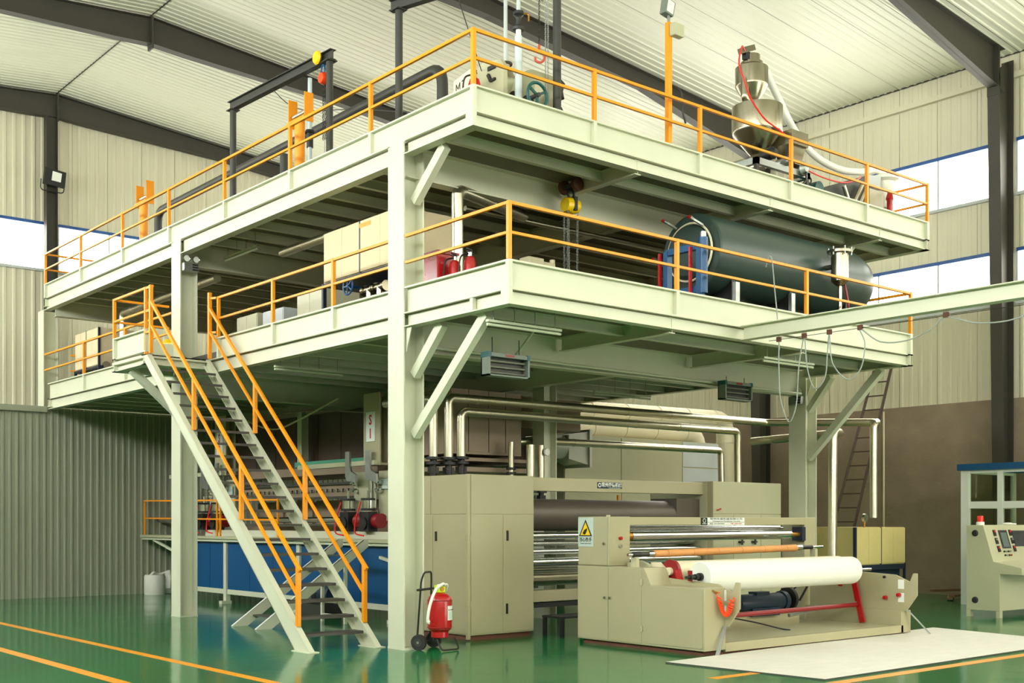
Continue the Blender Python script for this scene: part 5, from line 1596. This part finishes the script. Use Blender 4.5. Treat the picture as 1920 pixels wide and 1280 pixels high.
G().lathe((.77 - .09, 3.40, 9.05), [(0, -.03), (.09, -.03), (.11, 0), (.09, .03), (0, .03)], 'x', 18).build('trolley', 'yellow_paint', ho)
G().torus((.77, 3.36, 8.86), 'x', .055, .015, 14, 6, 1.5).build('hook', 'blue_frame', ho)
G().lathe((.77, 3.33, 8.72), [(0, -.08), (.08, -.07), (.10, 0), (.08, .07), (0, .08)], 'x', 16).build('block', 'coil_orange', ho)
for dy in (-.03, .03):
    chain((.77, 3.33 + dy, 8.62), (.77, 3.33 + dy, 7.75), ho, 'black', .05)
chain((.77, 3.31, 7.75), (.77, 3.31, 6.9), ho, 'galvanised', .03)
h2 = thing('hook_chain', 'hanging chain with an orange hook beside the right post of the front lifting frame', 'hoist', (1.6, -1.0, 8.2))
for dx, zb, m in ((0, 8.12, 'black'), (.05, 8.7, 'black'), (.10, 7.0, 'galvanised'), (.14, 7.0, 'galvanised')):
    chain((1.55 + dx * .6, -.95 - dx * .6, 9.2), (1.55 + dx * .6, -.95 - dx * .6, zb), h2, m, .045 if m == 'black' else .034)
hk = [(1.55, -.95, 8.12), (1.55, -.95, 8.03), (1.585, -.99, 7.99), (1.60, -1.0, 7.93), (1.565, -.97, 7.88), (1.52, -.92, 7.90), (1.51, -.91, 7.95)]
G().tube(smooth_path(hk, 4), .016, 8).build('hook', 'hook_orange', h2)
# ---- roller stands with orange fork plates
for y0, lbl in ((3.5, 'orange roller stand on the upper deck beside the yellow trolley'), (9.65, 'orange roller stand far left on the upper deck')):
    t = thing('roller_stand', lbl, 'stand', (.4, y0, ZUF), group='roller stands')
    G().cyl((.4, y0 - .05, ZUF), (.4, y0 - .05, 8.0), .082, n=20).build('pedestal', 'rail_orange', t)
    G().box(.34, .46, y0 - .28, y0 + .26, 8.0, 8.03).build('cradle', 'rail_orange', t)
    for y in (y0 - .26, y0 + .24):
        G().box(.36, .52, y - .008, y + .008, 7.95, 8.40).build('fork_plate', 'rail_orange', t, bev=.003)
    G().cyl((.44, y0 - .25, 8.12), (.44, y0 + .23, 8.12), .045, n=14).build('roller', 'chrome', t)
# ---- black overhead pipe
pipe('black_pipe', 'long black pipe bending down behind the left rail of the upper deck', [(1.5, 1.17, ZUF), (1.5, 1.17, 8.45), (1.5, 11.5, 8.40), (1.5, 11.5, ZUF)], .085, 'dark_steel', rad=.28, bands=False)
pipe('black_pipe', 'short black standpipe beside the orange roller stand', [(1.5, 5.95, ZUF), (1.5, 5.95, 8.30)], .075, 'dark_steel', bands=False)
sv = thing('sight_glass', 'clear sight-glass tube with black valve behind the left rail', 'pipe', (.9, 4.0, ZUF))
G().cyl((.9, 4.0, ZUF), (.9, 4.0, 8.95), .035, n=14).build('tube', 'sight_blue', sv)
G().cyl((.9, 4.0, 7.82), (.9, 4.0, 8.05), .055, n=14).lathe((.9, 4.0, 8.05), [(0, 0), (.09, 0), (.07, .05), (0, .06)], 'z', 14).build('valve', 'black', sv)
G().bar((.9, 3.95, 7.95), (.9, 3.83, 8.0), .02).build('valve_handle', 'rust', sv)
# ---- vessel with lid at the front corner
ve = thing('mixing_vessel', 'cream steel mixing vessel with nozzles at the front corner of the upper deck', 'vessel', (1.76, .16, ZUF))
vc = (1.76, .16, 0)
G().lathe(vc, [(0, ZUF), (.49, ZUF), (.49, 7.76), (.47, 7.86), (.30, 7.96), (.0, 7.99)], 'z', 36).build('shell', 'machine_light', ve)
G().lathe(vc, [(0, 7.86), (.22, 7.86), (.24, 8.02), (.20, 8.12), (.10, 8.17), (0, 8.18)], 'z', 24).build('lid', 'stainless', ve)
for dx, dy, z, r in ((.02, -.12, 8.20, .10), (.26, -.12, 8.06, .08), (-.22, .15, 8.04, .05), (.36, -.30, 8.0, .09)):
    nz = G().cyl((vc[0] + dx, vc[1] + dy, 7.8), (vc[0] + dx, vc[1] + dy, z), r * .6, n=14).build('nozzle', 'machine_light', ve)
    G().lathe((vc[0] + dx, vc[1] + dy, z), [(0, 0), (r, 0), (r, .025), (0, .03)], 'z', 18).build('nozzle_flange', 'dark_steel', nz)
G().cyl((1.78, .04, 8.1), (1.78, .04, 9.8), .028, n=10).build('vent_pole', 'window_grey', ve)
# flat control panel on the left of the vessel, with grip and handle
G().prism([(-.92, ZUF), (-.34, ZUF), (-.34, 7.80), (-.50, 7.87), (-.86, 7.80), (-.92, 7.72)], 'x', .95, 1.02).build('side_shield', 'machine_light', ve)
G().bar((1.02, -.40, 7.3), (1.45, -.14, 7.3), .05).build('shield_bracket', 'machine_light', ve)
G().box(.93, .95, -.78, -.60, 7.71, 7.77).build('grip', 'black', ve, bev=.01)
G().bar((.935, -.62, 7.66), (.935, -.68, 7.56), .04).bar((.935, -.68, 7.56), (.935, -.77, 7.57), .03).build('latch', 'black', ve)
wk = thing('work_cover', 'pale board with pencil marks leaning behind the front corner rail', 'board', (.62, -.5, ZUF))
G().prism([(-.72, ZUF), (-.28, ZUF), (-.30, 7.58), (-.70, 7.65)], 'x', .60, .64).build('board', 'wall_sheet', wk)
for a, b in (((-.36, 7.42), (-.36, 7.52)), ((-.36, 7.52), (-.40, 7.45)), ((-.40, 7.45), (-.44, 7.53)), ((-.44, 7.53), (-.44, 7.42)), ((-.48, 7.53), (-.56, 7.55)), ((-.52, 7.54), (-.52, 7.42))):
    G().bar((.598, a[0], a[1]), (.598, b[0], b[1]), .006, .012).build('pencil_mark', 'sign_black', wk)
# sight glass and handwheel valve in front
sg2 = thing('sight_glass', 'clear sight-glass tube with black valve in front of the mixing vessel', 'pipe', (1.1, -1.1, ZUF))
G().cyl((1.16, -.98, 7.0), (1.16, -.98, 8.12), .05, n=16).build('tube', 'sight_blue', sg2)
G().cyl((1.16, -.98, ZUF), (1.16, -.98, 8.2), .035, n=12).build('core', 'tube_white', sg2)
G().cyl((1.16, -.98, 8.42), (1.16, -.98, 9.8), .028, n=10).build('upper_tube', 'window_grey', sg2)
vv = G().lathe((1.16, -.98, 8.2), [(0, 0), (.075, 0), (.08, .03), (.035, .06), (.03, .14), (.045, .18), (.07, .2), (.07, .24), (0, .25)], 'z', 16).build('valve', 'black', sg2)
G().tube(bent([(1.19, -1.0, 8.42), (1.27, -1.06, 8.42), (1.27, -1.06, 8.32)], .03), .012, 6).build('handle', 'brass', vv)
hv = thing('hand_wheel_valve', 'teal handwheel valve behind the front rail of the upper deck', 'valve', (1.3, -1.2, ZUF))
wc = V(1.28, -1.22, 7.30)
g = G().torus(wc, 'y', .165, .022, 28, 6)
for k in range(3):
    a = 2 * PI * k / 3 + .5
    g.bar(wc, wc + V(math.cos(a) * .16, 0, math.sin(a) * .16), .035, .02, (0, 1, 0))
g.build('hand_wheel', 'teal', hv)
G().cyl(wc + V(0, -.04, 0), wc + V(0, .3, 0), .03, n=10).build('spindle', 'dark_steel', hv)
G().lathe((wc.x, wc.y + .35, wc.z), [(0, -.14), (.12, -.14), (.12, -.09), (.07, -.08), (.07, .08), (.12, .09), (.12, .14), (0, .14)], 'x', 18).build('valve_body', 'black', hv)
G().cyl((wc.x - .1, wc.y + .35, ZUF), (wc.x - .1, wc.y + .35, wc.z - .04), .05, n=12).build('stand_pipe', 'dark_steel', hv)
# small horizontal filter housing to the right of the vessel
hf = thing('filter_housing', 'pale horizontal filter housing on splayed legs right of the mixing vessel', 'vessel', (1.7, -.75, ZUF))
G().lathe((0, -.70, 7.55), [(0, 1.42), (.12, 1.43), (.25, 1.47), (.30, 1.55), (.30, 1.86), (.26, 1.92), (.12, 1.96), (0, 1.97)], 'x', 28).build('shell', 'machine_light', hf)
for x in (1.52, 1.82):
    for y in (-.93, -.47):
        G().bar((x, y, ZUF), (x, y + (.1 if y < -.8 else -.1), 7.36), .05).build('leg', 'duct_cream', hf)
G().lathe((0, -.93, 7.5), [(0, 1.80), (.06, 1.80), (.06, 1.94), (0, 1.94)], 'x', 12).lathe((1.93, -.95, 7.48), [(0, 0), (.06, 0), (.04, .1), (.07, .2), (0, .28)], 'z', 12).lathe((1.92, -.95, 7.20), [(0, 0), (.05, .02), (.06, .1), (.03, .16), (0, .2)], 'z', 10).build('valve', 'black', hf)

# ---- orange lamp post with flood light and box
lp = thing('lamp_post', 'orange post with a flood light and junction box on the front rail', 'lamp', (3.68, -1.35, ZUF))
G().box(3.645, 3.72, -1.37, -1.30, ZUF, 8.87).build('post', 'rail_orange', lp)
G().box(3.66, 3.86, -1.48, -1.37, 8.66, 8.84).build('junction_box', 'machine_light', lp, bev=.01)
G().prism([(3.57, 8.99), (3.74, 8.96), (3.79, 9.17), (3.61, 9.21)], 'y', -1.38, -1.26).build('flood_light', 'heater_case', lp, bev=.008)
G().prism([(3.595, 9.01), (3.72, 8.985), (3.76, 9.155), (3.63, 9.185)], 'y', -1.386, -1.38).build('lens', 'lamp_glass', lp)
G().bar((3.68, -1.34, 8.87), (3.68, -1.34, 9.05), .03).build('bracket', 'galvanised', lp)
G().tube(smooth_path([(3.76, -1.41, 7.95), (3.85, -1.44, 7.85), (3.87, -1.44, 7.6), (3.93, -1.44, 7.45)]), .014, 6).build('cable', 'cable_black', lp)

# ---- hopper loader
hp_ = thing('hopper_loader', 'stacked stainless hopper loader on the upper deck', 'hopper', (6.6, -.7, ZUF))
HX, HY = 6.50, -.70
hs_ = .92
def hz(z): return 7.0 + (z - 7.0) * 1.0
G().lathe((HX, HY, 0), [(0, 7.66), (.10, 7.66), (.40, 8.02), (.41, 8.06), (.41, 8.46), (.38, 8.47), (0, 8.47)], 'z', 36).build('lower_hopper', 'stainless', hp_)
u = G().lathe((HX - .12, HY + .02, 0), [(0, 8.48), (.08, 8.48), (.26, 8.77), (.265, 8.80), (.265, 9.08), (.2, 9.12), (.18, 9.12), (.18, 9.17), (.135, 9.18), (.135, 9.29), (0, 9.30)], 'z', 32).build('upper_hopper', 'stainless', hp_)
G().tube(bent([(HX - .34, HY - .02, 8.85), (HX - .34, HY - .02, 8.52), (HX - .18, HY, 8.46)], .08), .07, 12).build('side_chute', 'stainless', hp_)
G().bar((HX - .44, HY, 9.27), (HX - .13, HY - .02, 9.40), .09, .09).build('air_vibrator', 'stainless', hp_)
G().box(HX - .34, HX - .22, HY - .04, HY + .04, 9.17, 9.30).build('vibrator_mount', 'black', hp_)
G().prism([(HX + .18, 7.80), (HX + .62, 7.80), (HX + .62, 8.02), (HX + .18, 8.02)], 'y', HY - .55, HY - .15).build('feed_box', 'stainless', hp_)
G().prism([(HX + .18, 7.80), (HX + .62, 7.80), (HX + .48, 7.5), (HX + .32, 7.5)], 'y', HY - .5, HY - .2).build('feed_cone', 'stainless', hp_)
G().box(HX - .55, HX + .85, HY - .42, HY - .34, 7.36, 7.46).box(HX - .55, HX + .85, HY + .30, HY + .38, 7.36, 7.46).box(HX - .55, HX - .47, HY - .42, HY + .38, 7.36, 7.46).box(HX + .77, HX + .85, HY - .42, HY + .38, 7.36, 7.46).build('base_frame', 'galvanised', hp_)
for x in (HX - .5, HX + .8):
    for y in (HY - .38, HY + .34):
        G().bar((x, y, ZUF), (x, y, 7.36), .06).build('leg', 'dark_steel', hp_)
G().lathe((HX, HY, 0), [(0, 7.46), (.14, 7.46), (.16, 7.6), (.12, 7.67), (0, 7.67)], 'z', 18).build('outlet', 'stainless', hp_)
for x, z, r, m in ((HX - .18, 7.58, .10, 'black'), (HX + .2, 7.52, .07, 'galvanised'), (HX + .62, 7.48, .12, 'galvanised')):
    G().lathe((x, HY - .36, z), [(0, -.16), (r * .5, -.16), (r, -.1), (r, .1), (0, .1)], 'y', 16).build('drive_motor', m, hp_)
G().tube(smooth_path([(HX + .62, HY - .5, 7.45), (HX + .55, HY - .54, 7.25), (HX + .3, HY - .55, 7.1)]), .014, 6).build('cable', 'cable_black', hp_)
al = thing('red_air_line', 'red air line running down the hopper and along to the crusher', 'hose', (6.3, -1.1, 8.5))
G().tube(smooth_path([(6.06, -.80, 9.25), (5.80, -.95, 9.2), (5.52, -1.12, 8.82), (5.62, -1.13, 8.60), (5.75, -1.14, 8.36), (5.93, -1.15, 8.19), (6.13, -1.16, 8.06), (6.40, -1.16, 7.99), (6.68, -1.16, 7.9), (6.85, -1.16, 7.7), (6.95, -1.15, 7.55), (7.32, -1.15, 7.47), (7.76, -1.15, 7.44), (8.22, -1.15, 7.46), (8.61, -1.12, 7.57), (8.98, -1.0, 7.73)]), .013, 6).build('hose', 'red_cable', al)
wh = thing('white_hose', 'thick white suction hose drooping from the hopper to the crusher', 'hose', (7.6, -.6, 8.3))
G().tube(smooth_path([(6.62, -.64, 9.0), (6.85, -.60, 9.16), (6.95, -.6, 9.05), (7.20, -.6, 8.78), (7.48, -.6, 8.48), (7.85, -.6, 8.20), (8.30, -.62, 8.0), (8.9, -.66, 7.92), (9.45, -.72, 7.98), (9.75, -.78, 8.06), (9.95, -.8, 8.04), (10.0, -.8, 7.98)]), .062, 12).build('hose', 'hose_white', wh)
# ---- crusher at the right end
cs_ = thing('crusher', 'grey crusher with a white drum at the right end of the upper deck', 'machine', (8.9, -.7, ZUF))
G().prism([(8.05, ZUF + .2), (9.30, ZUF + .2), (9.30, 7.84), (8.27, 7.48), (8.05, 7.38)], 'y', -.9, -.45).build('housing', 'dark_steel', cs_)
G().box(9.40, 9.84, -.9, -.5, ZUF, 7.64).build('base_box', 'machine_beige', cs_)
G().prism([(9.30, 7.66), (9.73, 7.66), (9.76, 7.93), (9.36, 7.86)], 'y', -.9, -.5).build('chute', 'window_grey', cs_)
G().lathe((10.05, -.8, 0), [(0, 7.40), (.14, 7.40), (.16, 7.44), (.16, 7.88), (.24, 7.92), (.24, 7.97), (.2, 8.0), (0, 8.02)], 'z', 24).build('drum', 'hose_white', cs_)
G().box(9.95, 10.15, -.9, -.7, ZUF, 7.40).build('drum_stand', 'window_grey', cs_)
G().lathe((7.78, 0, 7.32), [(0, -1.0), (.12, -1.0), (.12, -.55), (0, -.55)], 'y', 16).box(7.55, 7.98, -1.0, -.6, ZUF, 7.22).build('motor', 'teal', cs_)
G().torus((7.56, -.95, 7.42), 'y', .05, .014, 12, 5).build('lifting_eye', 'dark_steel', cs_)
for a, b in (((8.75, -.98, 7.2), (9.05, -.98, 7.62)), ((8.92, -.98, 7.2), (9.2, -.98, 7.62)), ((8.5, -.98, 7.5), (8.68, -.98, 7.2))):
    G().cyl(a, b, .035, n=10).build('steel_pipe', 'foil', cs_)
G().lathe((9.72, -1.1, 0), [(0, ZUF), (.05, ZUF), (.05, 7.42), (.07, 7.46), (.03, 7.6), (0, 7.62)], 'z', 12).build('valve', 'red_paint', cs_)
# ---- small items at the far left end
pm = thing('pump_set', 'small pump set at the far left end of the upper deck', 'pump', (.9, 13.6, ZUF))
G().lathe((.8, 0, 7.12), [(0, 13.1), (.16, 13.1), (.18, 13.2), (.18, 13.55), (.12, 13.6), (0, 13.6)], 'y', 16).build('motor', 'galvanised', pm)
G().box(.55, 1.05, 12.9, 13.7, ZUF, 6.96).build('base', 'rust', pm)
G().lathe((.8, 12.8, 7.1), [(0, -.16), (.13, -.1), (.13, .1), (0, .16)], 'z', 14).build('pump_head', 'rust', pm)
cw = thing('stay_wire', 'thin stay wire running down behind the front corner rail', 'wire', (.4, -.6, 8))
G().tube([(.55, .42, 10.6), (.72, -.75, 7.62)], .007, 5).build('wire', 'cable_black', cw)
c2 = thing('ceiling_wire', 'thin black wire strung below the roof between the frames', 'wire', (4, 13, 11))
G().tube(smooth_path([(5.2, 13.5, 12.6), (3.5, 9.0, 10.4), (2.6, 5.0, 9.1), (2.2, 1.2, 7.85)]), .01, 5).build('wire', 'cable_black', c2)
